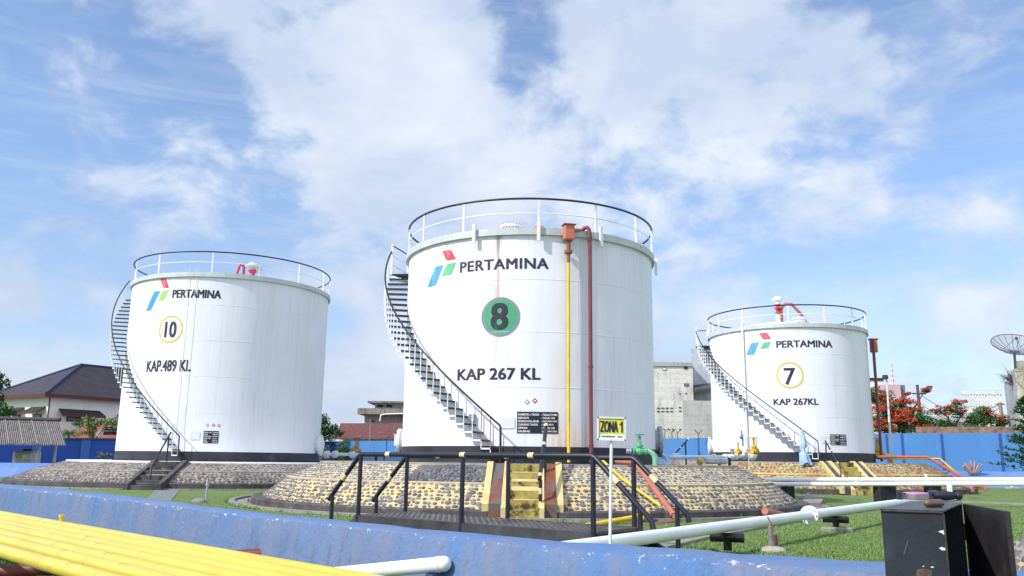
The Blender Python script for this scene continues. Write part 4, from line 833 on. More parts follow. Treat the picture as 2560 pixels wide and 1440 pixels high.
for (w_, ps, le, re_, bx, zt) in ((-.03, posts_n, (822, 1249), (1630, 1303), (968, 1156, 1328), zr), (WID+.03, posts_f, (932, 1252), (1720, 1288), (1094, 1268), zr-.015)):
    s0, s1 = ps[0], ps[-1]; sL = s0-.62; sR = s1+.66
    def edge(px, py, guess):   # rail end seen at a pixel, in the rail's own upright plane
        d = ray(px, py); n_ = wv_; k = (wpnt(0, w_, 0)-O).dot(n_)/d.dot(n_); return O+d*k
    L_ = edge(le[0], le[1], sL); Rr = edge(re_[0], re_[1], sR)
    rail(w_, s0, s1, L_, Rr, [(0, .52, .055), (4, .36, .06)]+[(2, band_f(x, w_, s0, s1), .045) for x in bx], zt)
    for e, f in ((L_, .12), (Rr, .20)):
        p0 = wpnt(s0-.03, w_, zt-.02) if e is L_ else wpnt(s1+.03, w_, zt-.02); q = e+(p0-e)*f; mb = MB(); mb.tube([V(q.x, q.y, -.02), q], .032, 10); mb.build('post', railblack, wk)
for (sgn, s) in ((-1, 0.), (1, LEN)):                                 # stair flights at both ends
    for w_ in (0.0, WID): mb = MB(); mb.beam(wpnt(s+sgn*.03, w_, zd-.12), wpnt(s+sgn*.42, w_, .02), .05, .14); mb.build('stair_stringer', M('beam_black', (.03, .03, .034)), wk)
    mb = MB(); q = [wpnt(s+sgn*a, b, .19) for a, b in ((.12, .03), (.34, .03), (.34, WID-.03), (.12, WID-.03))]; mb.hexa(q+[v+V(0, 0, .02) for v in q] if sgn > 0 else q[::-1]+[v+V(0, 0, .02) for v in q[::-1]]); mb.build('step', M('chequer_plate', (.085, .075, .075)), wk)
    for w_ in (0., WID): mb = MB(); mb.beam(wpnt(s-sgn*.12, w_, zd-.2), wpnt(s-sgn*.12, w_, -.02), .07, .07); mb.build('leg', black, wk)
# zone sign
Ys = 8.3; sb = aty(1527, 1340, Ys); st = aty(1529, 1072, Ys); sg = thing('zone_sign', V(sb.x, sb.y, 0), 'white framed yellow sign on a thin white post reading ZONA 1, before the walkway', 'sign')
mb = MB(); mb.tube([V(sb.x, sb.y+.02, -.05), V(sb.x-.004, sb.y+.02, .5), V(st.x+.004, st.y+.02, st.z+.05)], .0155, 10); mb.build('post', M('chipped_white', (.72, .72, .72), .6, .1, 9, stain=((.12, .14, .2), 14., .62)), sg)
c0 = aty(1493, 1101, Ys); c1 = aty(1564, 1043, Ys); cx = (c0+c1)/2; wS = abs(c1.x-c0.x); hS = abs(c1.z-c0.z)
tl = -.018
def sp(x, z, y=0): return V(cx.x+x*wS+z*hS*tl*-1, cx.y+y, cx.z+z*hS+x*wS*tl)
mb = MB(); q = [sp(-.5, -.5), sp(.5, -.5), sp(.5, .5), sp(-.5, .5)]; mb.hexa([q[0], q[1], q[1]+V(0, .012, 0), q[0]+V(0, .012, 0), q[3], q[2], q[2]+V(0, .012, 0), q[3]+V(0, .012, 0)]); bd = mb.build('board', M('board_white', (.74, .72, .66), .5, .06, 5), sg)
mb = MB()
for a, b in (((-.5, -.47), (.5, -.47)), ((-.5, .47), (.5, .47)), ((-.475, -.5), (-.475, .5)), ((.475, -.5), (.475, .5))): mb.beam(sp(*a, -.006), sp(*b, -.006), .016, .016, V(0, -1, 0))
mb.build('frame', M('board_white', (.74, .72, .66)), sg)
mb = MB(); mb.poly([sp(-.43, -.22, -.003), sp(.43, -.22, -.003), sp(.43, .43, -.003), sp(-.43, .43, -.003)]); mb.build('yellow_panel', M('sign_yellow', (.74, .68, .07), .5, .05, 4), sg)
vs, fs = text2d('ZONA', .0, 1.); mb = MB(); [mb.add([sp(-.40+dx+.60*x, -.15+.48*y, -.006-.0008*k) for x, y in vs], fs) for k, dx in enumerate((0., .011, .022, .03))]; mb.add([sp(x, z, -.007) for x, z in ((.335, -.15), (.395, -.15), (.395, .33), (.345, .33), (.335, .27), (.285, .22), (.285, .15), (.335, .18))], [(0, 1, 2, 3, 4, 7), (4, 5, 6, 7)]); mb.build('lettering', inkm, sg)
mb = MB(); mb.poly([sp(-.43, -.43, -.003), sp(.43, -.43, -.003), sp(.43, -.23, -.003), sp(-.43, -.23, -.003)]); mb.build('footer_strip', inkw, sg)
mb = MB(); rs_ = random.Random(2); x = -.33
while x < .38:
    w_ = rs_.uniform(.012, .03)
    if not .13 < x < .2: mb.poly([sp(x, -.36, -.006), sp(x+w_, -.36, -.006), sp(x+w_, -.30, -.006), sp(x, -.30, -.006)])
    x += w_+.012
mb.mat(1); mb.poly([sp(-.41+.02*math.cos(k), -.33+.04*math.sin(k), -.006) for k in [2*pi*i/12 for i in range(12)]]); mb.build('small_print', [inkm, M('logo_teal', (.02, .35, .45), .5, .05, 3)], sg)
# standpipes on the lawn
q = atz(515, 1256, 0); sp1 = thing('standpipe', q, 'slim grey standpipe on a concrete lump between the left and middle mounds', 'standpipe'); mb = MB(); mb.tube([q+V(0, 0, 0), q+V(0, 0, .42), q+V(.0, 0, .45)], .028, 8); mb.tube([q+V(0, 0, .42), q+V(0, 0, .62)], [.04, .03], 8); mb.lathe_ax([(.05, .43), (.05, .47)], q, (0, 0, 1), 8); mb.build('pipe', greyst, sp1); mb = MB(); mb.ball(q+V(-.18, 0, 0), (.22, .2, .12)); mb.build('footing', concrete, sp1)
q = atz(1932, 1378, 0); sp2 = thing('standpipe', q, 'rusty grey standpipe valve on a rounded concrete base near the blue bund wall', 'standpipe'); mb = MB(); mb.tube([q+V(0, 0, 0), q+V(.0, 0, .12), q+V(-.02, 0, .22)], [.05, .055, .03], 10); mb.lathe_ax([(.035, .2), (.035, .33), (.022, .34), (.022, .40)], q+V(-.02, 0, 0), (0, 0, 1), 10); mb.build('pipe', M('old_steel', (.20, .18, .18), .7, .4, 8, stain=((.22, .09, .05), 7., .52)), sp2)
mb = MB(); mb.box(q+V(.035, -.03, .16), (.06, .05, .14), .3, .01); mb.tube([q+V(-.02, 0, .40), q+V(-.05, 0, .47)], .008, 5); mb.build('tap', M('tap_rust', (.13, .065, .05), .8, .4, 12), sp2); mb = MB(); mb.ball(q+V(.0, 0, -.01), (.20, .17, .085), 14, 8); mb.build('footing', M('pale_concrete', (.36, .32, .28), .9, .2, 6, bump=.4), sp2)
q = atz(2530, 1222, 0); sp3 = thing('standpipe', q, 'thin pipe on a pale concrete pad on the lawn near the right edge', 'standpipe'); mb = MB(); mb.tube([q, q+V(0, 0, .5)], .04, 8); mb.build('pipe', whitepipe, sp3); mb = MB(); mb.box(q+V(0, 0, .03), (.55, .4, .12), .2, .03); mb.build('footing', M('pale_concrete', (.36, .32, .28)), sp3)

# ================================================================== CABINET WITH DIP TAPE
zt = EYE-.0525*3.45
c00 = atz(2201.5, 1272, zt); c10 = atz(2358, 1277, zt); c11 = atz(2405, 1257, zt); dep = c11-c10; dep = V(dep.x, dep.y, 0); ex = V(c10.x-c00.x, c10.y-c00.y, 0); 
cab = thing('steel_cabinet', V(c00.x, c00.y, 0)+ex/2+dep/2, 'scuffed black steel cabinet standing open in front of the blue bund wall', 'cabinet')
def cq(a, b, z): return V(c00.x, c00.y, 0)+ex*a+dep*b+V(0, 0, z)
scuff = M('scuffed_black_steel', (.015, .020, .031), .55, .35, 3, stain=((.028, .036, .050), 2.2, .58), bump=.1, bscale=40)
wall_t = .03
def slab(a0, a1, b0, b1, z0, z1): 
    mb = MB(); mb.hexa([cq(a0, b0, z0), cq(a1, b0, z0), cq(a1, b1, z0), cq(a0, b1, z0), cq(a0, b0, z1), cq(a1, b0, z1), cq(a1, b1, z1), cq(a0, b1, z1)]); return mb
slab(0, 1, 0, 1, zt-.006, zt).build('top_panel', M('cabinet_top', (.045, .042, .05), .42, .35, 4, stain=((.07, .05, .045), 3., .6)), cab)
fr = slab(.002, .998, .002, .012, .02, zt-.008).build('front_panel', scuff, cab); slab(.002, .02, .014, .998, .02, zt-.008).build('side_panel', scuff, cab); slab(.022, .998, .985, .998, .02, zt-.008).build('back_panel', scuff, cab); slab(.022, .997, .016, .983, .02, .05).build('floor_panel', scuff, cab)
# white paint scuffs on the front panel, each a flat daub
def daub(pts, mat, nm):
    mb = MB(); n_ = V(ex.y, -ex.x, 0).normalized(); 
    def f(px, py):
        d = ray(px, py); k = (cq(0, .002, 0)+n_*.002-O).dot(n_)/d.dot(n_); return O+d*k
    mb.poly([f(*p) for p in pts]); return mb.build(nm, mat, fr)
daub([(2345, 1329), (2352, 1326.5), (2359, 1325), (2361, 1338), (2356, 1334)], M('white_scuff', (.55, .58, .62), .6, .1, 9), 'paint_scuff')
daub([(2347, 1371), (2354, 1367), (2363, 1370), (2363.5, 1376), (2355, 1376)], M('white_scuff', (.55, .58, .62)), 'paint_scuff')
daub([(2292, 1424), (2306, 1421), (2322, 1423), (2331, 1427), (2329, 1447), (2290, 1447)], M('peeled_brown', (.075, .06, .045), .8, .5, 30), 'peeled_patch')
daub([(2306, 1415), (2309, 1414), (2311, 1416), (2308, 1417.5)], M('white_scuff', (.55, .58, .62)), 'paint_scuff'); daub([(2326, 1417), (2333, 1416), (2335, 1419), (2329, 1420)], M('white_scuff', (.55, .58, .62)), 'paint_scuff')
daub([(2257, 1386), (2268, 1352), (2272, 1351), (2262, 1389)], M('grey_smear', (.045, .05, .06), .6, .3, 20), 'paint_scuff'); daub([(2212, 1412), (2218, 1402), (2219, 1403), (2214, 1413)], M('grey_smear', (.045, .05, .06)), 'paint_scuff')
mb = MB()
for a_, b_ in ((0., 1.),): mb.beam(cq(a_, -.004, zt-.004), cq(b_, -.004, zt-.004), .006, .010)
mb.beam(cq(1., -.003, .03), cq(1., -.003, zt-.012), .006, .006, V(0, 1, 0)); mb.build('worn_edge', M('edge_rust', (.05, .042, .042), .7, .6, 25), fr)
slab(.022, .99, .016, .983, zt-.37, zt-.355).build('shelf', scuff, cab)
q = aty(2380, 1391, 0.5) ; 
rb_ = MB(); rc = cq(.55, .34, zt-.355+.055); rb_.box(rc, (.05, .07, .11), .3, .008); tag(rb_.build('small_tin', M('dull_pink_tin', (.14, .035, .045), .5, .3, 6)), 'small dull red tin on the shelf inside the open cabinet', 'tin')
# door, swung open to the right
d1 = atz(2512, 1276, zt); hv = cq(1.0, 1.0, 0)+(V(d1.x, d1.y, 0)-cq(1., 1., 0)).normalized()*.012; dv = V(d1.x, d1.y, 0)-hv; dn = V(-dv.y, dv.x, 0).normalized()
mb = MB(); p_ = [hv, hv+dv, hv+dv+dn*.02, hv+dn*.02]; mb.hexa([v+V(0, 0, .03) for v in p_]+[v+V(0, 0, zt-.004) for v in p_]); dr = mb.build('door', M('rusty_black_door', (.022, .02, .022), .55, .5, 5, bump=.25, bscale=30, stain=((.055, .045, .04), 4.5, .58)), cab)
mb = MB()
for z in (.25, zt-.14): mb.tube([cq(1.012, 1.0, z-.04), cq(1.012, 1.0, z+.04)], .009, 8)
mb.build('hinge', rust, cab)
# dip tape on the cabinet
tp0 = aty(2288, 1248, 0) if False else None
def ctop(px, py): return atz(px, py, zt)
q = ctop(2290, 1250.5); r_ = .053
tape = thing('dip_tape', V(q.x, q.y, zt), 'round steel dip tape with a pink face and ribbed black handle lying on the cabinet', 'dip tape')
ax_ = V(1, .16, 0).normalized(); mb = MB()
mb.lathe_ax([(.064, .004), (.066, .007), (.066, .032), (.064, .035)], q, (0, 0, 1), 36); mb.build('tape_drum', M('tape_steel', (.32, .26, .27), .35, .25, 14, metal=.6), tape)
mb = MB(); mb.lathe_ax([(.062, .0352), (.062, .038), (.05, .0405)], q, (0, 0, 1), 36); mb.build('face_disc', M('pink_face', (.52, .30, .50), .4, .15, 12), tape)
mb = MB(); mb.lathe_ax([(.034, .0408), (.030, .0435)], q+V(.012, 0, 0), (0, 0, 1), 24); mb.build('hub_disc', M('magenta_hub', (.55, .05, .16), .4, .2, 14), tape)
mb = MB(); sd = V(-ax_.y, ax_.x, 0)
for z in (.006, .036):
    mb.beam(q-ax_*.098+V(0, 0, z), q+ax_*.10+V(0, 0, z), .02, .004)
for s in (-.094, .094): mb.beam(q+ax_*s+V(0, 0, .002), q+ax_*s+V(0, 0, .038), .008, .03, ax_)
mb.tube([q+ax_*.085+V(0, 0, .04)+sd*.02, q+ax_*.12+V(0, 0, .045), q+ax_*.15+V(0, 0, .035)], .008, 7); mb.build('frame', M('tape_frame', (.10, .085, .12), .35, .3, 8, metal=.5), tape)
mb = MB(); hp = []
for k in range(34):
    f = k/33; rr = (.014+.010*math.sin(min(1, f*1.25)*pi)**.7) if f < .82 else .017+.006*math.sin((f-.82)/.18*pi); rr += .0022*(k % 2) if .08 < f < .8 else 0
    hp.append((rr, f*.165))
mb.lathe_ax(hp, q+ax_*.098+V(0, 0, .024), ax_, 18); mb.build('handle', M('ribbed_rubber', (.014, .014, .026), .5, .2, 9), tape)
q2 = ctop(2336, 1268); ax2 = V(1, .30, 0).normalized()
bob = MB(); bob.lathe_ax([(.004, -.052), (.013, -.046), (.0175, -.036), (.0175, .034), (.015, .042), (.008, .046)], q2+V(0, 0, .0175), ax2, 20); tag(bob.build('plumb_bob', M('dull_brass', (.16, .115, .08), .5, .25, 12, metal=.35)), 'short dull brass plumb bob lying on the cabinet beside the dip tape', 'plumb bob')

# ================================================================== BEYOND THE TANKS
# perimeter walls
pblue = M('perimeter_blue', (.058, .19, .46), .6, .07, .25, streak=.25, sscale=1.2, stain=((.09, .235, .48), .8, .62)); shadedblue = M('perimeter_blue_shaded', (.022, .075, .42), .7, .1, .3, streak=.3, sscale=1.); groove = M('groove_blue', (.02, .07, .28), .7, .1, 1)  # left wall: same blue made deeper, its shade put into the colour
copeb = M('worn_cope', (.20, .32, .55), .8, .3, 3)
def wall(pts, mat, postmat, posts, lab, h0=-.2, th=.18, postw=.16, proud=.02, cope=None):
    r = thing('perimeter_wall', V(pts[0].x, pts[0].y, 0), lab, 'wall')
    mb = MB()
    for a, b in zip(pts, pts[1:]):
        n = V(b.y-a.y, a.x-b.x, 0).normalized()*-th; q = [V(a.x, a.y, h0), V(b.x, b.y, h0), V(b.x, b.y, h0)+n, V(a.x, a.y, h0)+n, a, b, b+n, a+n]; mb.hexa(q)
    mb.build('wall_panel', mat, r)
    for x in posts:
        best = None
        for a, b in zip(pts, pts[1:]):
            lo, hi = 0., 1.
            f = lambda k: (lambda v: 1280+FPX*v.dot(R_)/v.dot(F_))(a+(b-a)*k-O)
            if not (min(f(0), f(1)) <= x <= max(f(0), f(1))): continue
            inc = f(1) > f(0)
            for _ in range(30):
                md = (lo+hi)/2
                if (f(md) < x) == inc: lo = md
                else: hi = md
            best = (a+(b-a)*lo, (b-a).normalized())
        if best:
            p, d = best; n = V(d.y, -d.x, 0); mb = MB(); mb.box(V(p.x, p.y, p.z/2)+n*(-.03), (postw, .1+proud, p.z-.06), math.atan2(d.y, d.x)); mb.build('post', postmat, r)
    return r
K = atz(835, 1103.5, 3.3)
W1 = [K, atz(1720, 1095.5, 3.3), atz(2250, 1083.5, 3.3), atz(2760, 1081, 3.3)]
w1 = wall(W1, pblue, groove, (897, 967, 1746, 2216, 2254, 2353, 2499), 'tall bright blue perimeter wall in the sun, behind the middle and right tanks')
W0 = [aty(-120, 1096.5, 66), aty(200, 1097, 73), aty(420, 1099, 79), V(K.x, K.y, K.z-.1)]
w0 = wall(W0, shadedblue, M('post_blue', (.05, .13, .46), .7, .1, 2), (95, 215, 420), 'deep blue shaded perimeter wall behind the left tank and the shed', postw=.75, proud=.12)
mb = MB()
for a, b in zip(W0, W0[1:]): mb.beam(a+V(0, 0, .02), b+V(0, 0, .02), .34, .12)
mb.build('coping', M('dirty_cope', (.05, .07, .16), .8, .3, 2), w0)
for x, y in ((837, 1096), (897, 1095), (967, 1094), (1746, 1083), (1662, 1078), (1680, 1079), (1694, 1080)):
    Y = 90 if x < 1000 else 73; p = aty(x, y+9, Y); mb = MB(); mb.tube([p-V(0, 0, .3), p+V(0, 0, .25), p+V(.35, 0, .55)], .035, 5)
    if x == 1746: mb.tube([p+V(0, 0, .25), p+V(-.3, 0, .6)], .035, 5)
    mb.build('wire_bracket', M('rust_dark', (.06, .04, .035), .8, .3, 5), w1)
for (xa, xb, y, Y, n) in ((1655, 1706, 1086, 73, 9),):
    a = aty(xa, y, Y); b = aty(xb, y, Y); mb = MB(); pts = []
    for k in range(n*10): f = k/(n*10-1); p = a+(b-a)*f; pts.append(p+V(.12*math.cos(k*.628), .3*math.sin(k*.628), .34*math.cos(k*.628)))
    mb.tube(pts, .010, 4); mb.build('barbed_coil', M('wire_grey', (.22, .19, .18), .7, .3, 5), w1)
for hgt in (.2, .45):
    mb = MB(); mb.tube([aty(837, 1099, 90)+V(0, 0, hgt), aty(967, 1098, 90)+V(0, 0, hgt), aty(1004, 1098, 90)+V(0, 0, hgt)], .012, 4); mb.build('barbed_strand', M('rust_dark', (.06, .04, .035)), w1)
# far sides of the bund
bl2 = M('back_bund_blue', (.115, .21, .46), .7, .12, .6, streak=.3, sscale=1.5, stain=((.16, .26, .47), 1.2, .6))
def lowwall(pts, h, lab, bot=1.2):
    mb = MB(); rings = []
    for i, p in enumerate(pts): rings.append([V(p.x, p.y-bot, -.05), V(p.x, p.y, h), V(p.x, p.y+.5, h), V(p.x, p.y+1.5, -.05)])
    mb.loft(rings, True, True, False); return tag(mb.build('bund_wall', bl2), lab, 'bund wall')
lowwall([aty(-160, 1157, 45), aty(60, 1157.5, 45.5), aty(150, 1158, 46)], aty(60, 1157.5, 45.5).z, 'far low blue bund wall on the left, in front of the shed')
lowwall([aty(2180, 1178, 50), aty(2760, 1179, 50)], aty(2420, 1178, 50).z, 'far low blue bund wall on the right, behind the stained mound')

# ---- leaves
def leafmat(name, base, var=.5):
    def hook(tt, co, c):
        r = tt.n('ShaderNodeNewGeometry').outputs['Random Per Island']; return tt.mix(r, tuple(x*(1-var) for x in base), tuple(min(1, x*(1+var)) for x in base))
    return M(name, base, .65, .1, 2, hook=hook, spec=.25)
def leaves(mb, c, r, n, size, rs, flat=.0, shell=.45):
    for _ in range(n):
        while True:
            v = V(rs.uniform(-1, 1), rs.uniform(-1, 1), rs.uniform(-1, 1)); L = v.length
            if shell*rs.random() < L <= 1: break
        p = Vector(c)+V(v.x*r[0], v.y*r[1], v.z*r[2]); d = V(rs.gauss(0, 1), rs.gauss(0, 1), rs.gauss(0, 1)*(1-flat)-.2); d.normalize(); s = d.cross(V(rs.gauss(0, 1), rs.gauss(0, 1), rs.gauss(0, 1))); s.normalize()
        L = size*rs.uniform(.6, 1.4); w = L*rs.uniform(.25, .45)
        mb.add([p-d*L*.5, p+s*w*.5, p+d*L*.5, p-s*w*.5], [(0, 1, 2, 3)])
bark = M('bark', (.10, .075, .055), .9, .3, 4, bump=.4); barkp = M('pale_bark', (.22, .19, .16), .9, .3, 4)
def tree(name, lab, cat, base, blobs, n, size, mat, seed, group=None, flowers=None, trunk_r=.12, flat=0., limbs=True, barkm=None):
    """blobs: (centre, radii) of leaf clumps; trunk and limbs grow from base towards them"""
    rs = random.Random(seed); base = Vector(base); r = thing(name, base, lab, cat, group)
    vol = sum((b[1][0]*b[1][2])**.8 for b in blobs); cen = sum((Vector(b[0]) for b in blobs), V(0, 0, 0))/len(blobs)
    mb = MB(); fork = base+(V(cen.x, cen.y, cen.z)-base)*.45+V(rs.uniform(-.2, .2), 0, 0)
    mb.tube([base-V(0, 0, .2), base+(fork-base)*.5+V(rs.uniform(-.1, .1), 0, 0), fork], [trunk_r*1.3, trunk_r, trunk_r*.8], 7)
    for b in blobs: e = Vector(b[0]); md = (fork+e)/2+V(rs.uniform(-.3, .3), rs.uniform(-.3, .3), rs.uniform(-.1, .3)); mb.tube([fork-V(0, 0, .1), md, e], [trunk_r*.6, trunk_r*.4, trunk_r*.12], 5)
    mb.build('trunk', barkm or bark, r)
    mb = MB()
    for b in blobs:
        k = int(n*(b[1][0]*b[1][2])**.8/vol)
        for _ in range(5):                                         # sub-clumps keep the outline broken
            c = Vector(b[0])+V(rs.uniform(-.6, .6)*b[1][0], rs.uniform(-.6, .6)*b[1][1], rs.uniform(-.5, .5)*b[1][2]); f = rs.uniform(.4, .7); leaves(mb, c, [q*f for q in b[1]], k//5, size, rs, flat)
    mb.build('crown', mat, r)
    if flowers:
        fm, fb, nf, fs = flowers; mb = MB()
        for b in fb: 
            for _ in range(4): c = Vector(b[0])+V(rs.uniform(-.6, .6)*b[1][0], rs.uniform(-.5, .5)*b[1][1], rs.uniform(-.4, .4)*b[1][2]); leaves(mb, c, [q*.5 for q in b[1]], nf//4, fs, rs, .2)
        mb.build('flowers', fm, r)
    return r
def bl(x, y, Y, rx, rz, ry=None):   # clump from its place and size in metres
    return (aty(x, y, Y), (rx, ry or rx, rz))
gdark = leafmat('leaf_dark_green', (.035, .085, .025)); gmid = leafmat('leaf_mid_green', (.07, .14, .03)); glime = leafmat('leaf_lime', (.20, .30, .035)); golive = leafmat('leaf_olive', (.10, .14, .05)); gfla = leafmat('leaf_feathery', (.05, .11, .035)); red = leafmat('flame_flower', (.46, .065, .028), .5); gcon = leafmat('leaf_conifer', (.025, .085, .03))

# ---- left: house, annex, shed
tilem = None
def roofhook(tt, co, c):
    z = tt.n('ShaderNodeSeparateXYZ', {0: co}).outputs[2]; w = tt.math('FRACT', tt.math('MULTIPLY', z, 5.5)); return tt.mix(tt.mr(w, .70, .95, 0, .75), c, (.012, .01, .014))
rooftile = M('dark_roof_tile', (.045, .036, .044), .6, .3, .9, hook=roofhook); fascia = M('fascia_red', (.10, .025, .03), .6, .1, 2); hip_ = M('hip_blue', (.035, .05, .13), .6, .1, 2)
creamw = M('cream_wall', (.86, .84, .79), .8, .06, .4, streak=.25, sscale=.7)
E0 = aty(115, 983, 84); EL = aty(-8, 990, 89); zE = E0.z; EL = V(EL.x, EL.y, zE); ER = V(aty(330, 998, 92).x, 92., zE); PK = aty(203, 912, 93)
dR = (ER-E0); dR = V(dR.x, dR.y, 0).normalized(); dL = (EL-E0); dL = V(dL.x, dL.y, 0).normalized(); LR = 16.; LL = 2*abs((PK-E0).dot(V(dR.y, -dR.x, 0)))
hs = thing('house', V(E0.x, E0.y, 0), 'cream two-storey house with dark hipped tile roof and red fascia, behind the shed', 'house')
ELc = E0+dL*LL; c2 = ELc+dR*LR; ERc = E0+dR*LR; PK2 = PK+dR*7.5
LLn = (EL-E0).length; ELc = E0+dL*max(LL, LLn); c2 = ELc+dR*LR
mb = MB(); mb.poly([E0, ERc, PK2, PK]); mb.poly([ELc, E0, PK]); mb.poly([c2, ELc, PK, PK2]); mb.poly([ERc, c2, PK2]); rf = mb.build('roof', rooftile, hs)
mb = MB()
for a, b in ((E0, PK), (ELc, PK), (PK, PK2)): mb.tube([a+V(0, 0, .04), b+V(0, 0, .06)], .13, 6)
mb.build('ridge_tiles', hip_, rf)
mb = MB()
for a, b in ((E0, ERc), (ELc, E0), (c2, ELc), (ERc, c2)): mb.beam(a-V(0, 0, .17), b-V(0, 0, .17), .12, .34)
mb.build('fascia', fascia, rf)
ins = .9; q = [E0+dR*ins+dL*ins, ERc-dR*ins+dL*ins, c2-dR*ins-dL*ins, ELc+dR*ins-dL*ins]
mb = MB(); mb.hexa([V(p.x, p.y, 0) for p in q]+[V(p.x, p.y, zE-.02) for p in q]); mb.build('wall', creamw, hs)
nR = V(dR.y, -dR.x, 0); nL = V(-dL.y, dL.x, 0)
if nR.y > 0: nR = -nR
if nL.y > 0: nL = -nL
def awning(p, d, n, w, z, dep=1.0):
    a = p; mb = MB(); t0 = a+n*.05+V(0, 0, z+.55-a.z); t1 = t0+d*w; b0 = a+n*dep+V(0, 0, z-a.z)-d*.15; b1 = b0+d*(w+.3)
    mb.hexa([b0, b1, t1, t0, b0+V(0, 0, .12), b1+V(0, 0, .12), t1+V(0, 0, .12), t0+V(0, 0, .12)]); o = mb.build('awning', rooftile, hs); mb = MB(); mb.beam(b0-n*-.03, b1-n*-.03, .08, .22); mb.build('fascia', fascia, o)
def housewin(p, d, n, w, z0, z1):
    mb = MB(); a = p+n*.02; mb.beam(V(a.x, a.y, (z0+z1)/2), V(a.x, a.y, (z0+z1)/2)+d*w, .1, z1-z0); o = mb.build('window', M('window_frame_brown', (.12, .07, .06), .6, .1, 3), hs); mb = MB(); a = p+n*.09; mb.beam(V(a.x, a.y, (z0+z1)/2)+d*.08, V(a.x, a.y, (z0+z1)/2)+d*(w-.08), .02, z1-z0-.16); mb.build('pane', glassd, o)
b0 = q[0]
for s, w, z in ((1.1, 4.4, zE-2.05), (7.6, 6.4, zE-2.3)):
    awning(b0+dR*s, dR, nR, w, z); housewin(b0+dR*(s+.9), dR, nR, w-2., z-2. if s > 5 else z-.6, z-.1)
for s, w, z in ((.4, 2.6, zE-1.9), (4.4, 2.4, zE-1.9)): awning(b0+dL*s, dL, nL, w, z); housewin(b0+dL*(s+.6), dL, nL, w-1.1, z-2.2 if s > 3 else z-.7, z-.1)
mb = MB(); mb.tube([b0+nR*.1+V(0, 0, -.1), V(b0.x, b0.y, .2)+nR*.1], .07, 6); mb.build('downspout', M('window_frame_brown', (.12, .07, .06)), hs)
# annex
an = thing('outbuilding', aty(240, 1097, 82), 'low outbuilding with an orange tile hip roof, between the house and the left tank', 'outbuilding'); orng = M('orange_tile', (.30, .085, .05), .75, .3, 1.2, hook=roofhook)
a = aty(160, 1096, 82); b = aty(330, 1096, 83); c = aty(226, 1058, 86); d = aty(340, 1058, 86); e = aty(170, 1090, 94); f = aty(340, 1090, 94); mb = MB(); mb.poly([a, b, d, c]); mb.poly([e, a, c]); mb.poly([f, e, c, d]); mb.build('roof', orng, an)
mb = MB(); mb.hexa([V(a.x+1, a.y+.8, 0), V(b.x, b.y+.8, 0), V(f.x, f.y-.5, 0), V(e.x+1, e.y-.5, 0), V(a.x+1, a.y+.8, a.z), V(b.x, b.y+.8, b.z), V(f.x, f.y-.5, f.z), V(e.x+1, e.y-.5, e.z)]); mb.build('wall', M('brown_wall', (.14, .07, .05), .8, .2, 1), an)
p = aty(262, 1080, 81); mb = MB(); mb.box(p+V(1.6, 0, .1), (3.4, .1, .75)); mb.mat(1); 
for k in range(2): mb.box(p+V(1.6, -.06, .1+.22*k), (3.4, .04, .07))
o = mb.build('lattice_vent', [black, M('vent_grey', (.3, .31, .36), .6, .1, 3)], an); mb = MB(); mb.beam(aty(243, 1089, 80), aty(255, 1076, 80), .2, .35); mb.build('bargeboard', creamw, an)
# shed
sh = thing('shed', aty(100, 1150, 50), 'open shed with a grey corrugated roof before the shaded blue wall', 'shed'); a = aty(-120, 1109, 49); b = aty(165, 1112.5, 48.5); c = aty(146, 1053.5, 52.5); d = aty(-120, 1047, 53)
mb = MB(); n = 56; rings = []
for k in range(n*4+1):
    f = k/(n*4); hgt = .05*math.sin(k*pi/2); rings.append([a+(b-a)*f+V(0, 0, hgt), d+(c-d)*f+V(0, 0, hgt), d+(c-d)*f+V(0, 0, hgt-.02), a+(b-a)*f+V(0, 0, hgt-.02)])
mb.loft(rings, True, True, False); mb.build('roof', M('corrugated_grey', (.20, .185, .18), .85, .35, 1.6, stain=((.11, .10, .10), 1.5, .55)), sh)
mb = MB()
for k in range(1, 8): f = k/8; mb.beam(a+(b-a)*f+V(0, 0, .05), d+(c-d)*f+V(0, 0, .05), .07, .03)
mb.build('sheet_lap', M('lap_pale', (.26, .24, .23), .85, .3, 3), sh)
mb = MB(); mb.tube([d+V(0, 0, .1), c+V(.1, 0, .1)], .14, 6); mb.build('ridge_cap', M('ridge_cap_dark', (.05, .05, .06), .8, .3, 2), sh)
for x, yb in ((99, 1157), (140, 1150)): p = aty(x, 1114, 49.5 if x < 120 else 50.5); mb = MB(); mb.tube([V(p.x, p.y, -.05), p], .085, 8); mb.build('post', M('post_grey', (.38, .40, .45), .6, .1, 2), sh)
wt = thing('water_tank', aty(67, 1150, 51.5), 'small stainless water tank with a white label, under the shed roof', 'water tank'); p = aty(66, 1150, 51.5); r_ = 30*51.5/2084
mb = MB(); zt_ = aty(66, 1131, 51.5).z; mb.lathe([(r_, 0), (r_, zt_), (r_*.92, zt_+.06), (r_*.3, zt_+.1), (.01, zt_+.1)], V(p.x, p.y, 0), 40); mb.build('drum', M('tank_steel', (.42, .38, .34), .45, .2, 1.5, metal=.3, streak=.3, sscale=2), wt); mb = MB(); mb.lathe([(.3, zt_+.09), (.3, zt_+.2), (.01, zt_+.2)], V(p.x, p.y, 0), 20); mb.build('lid', black, wt)
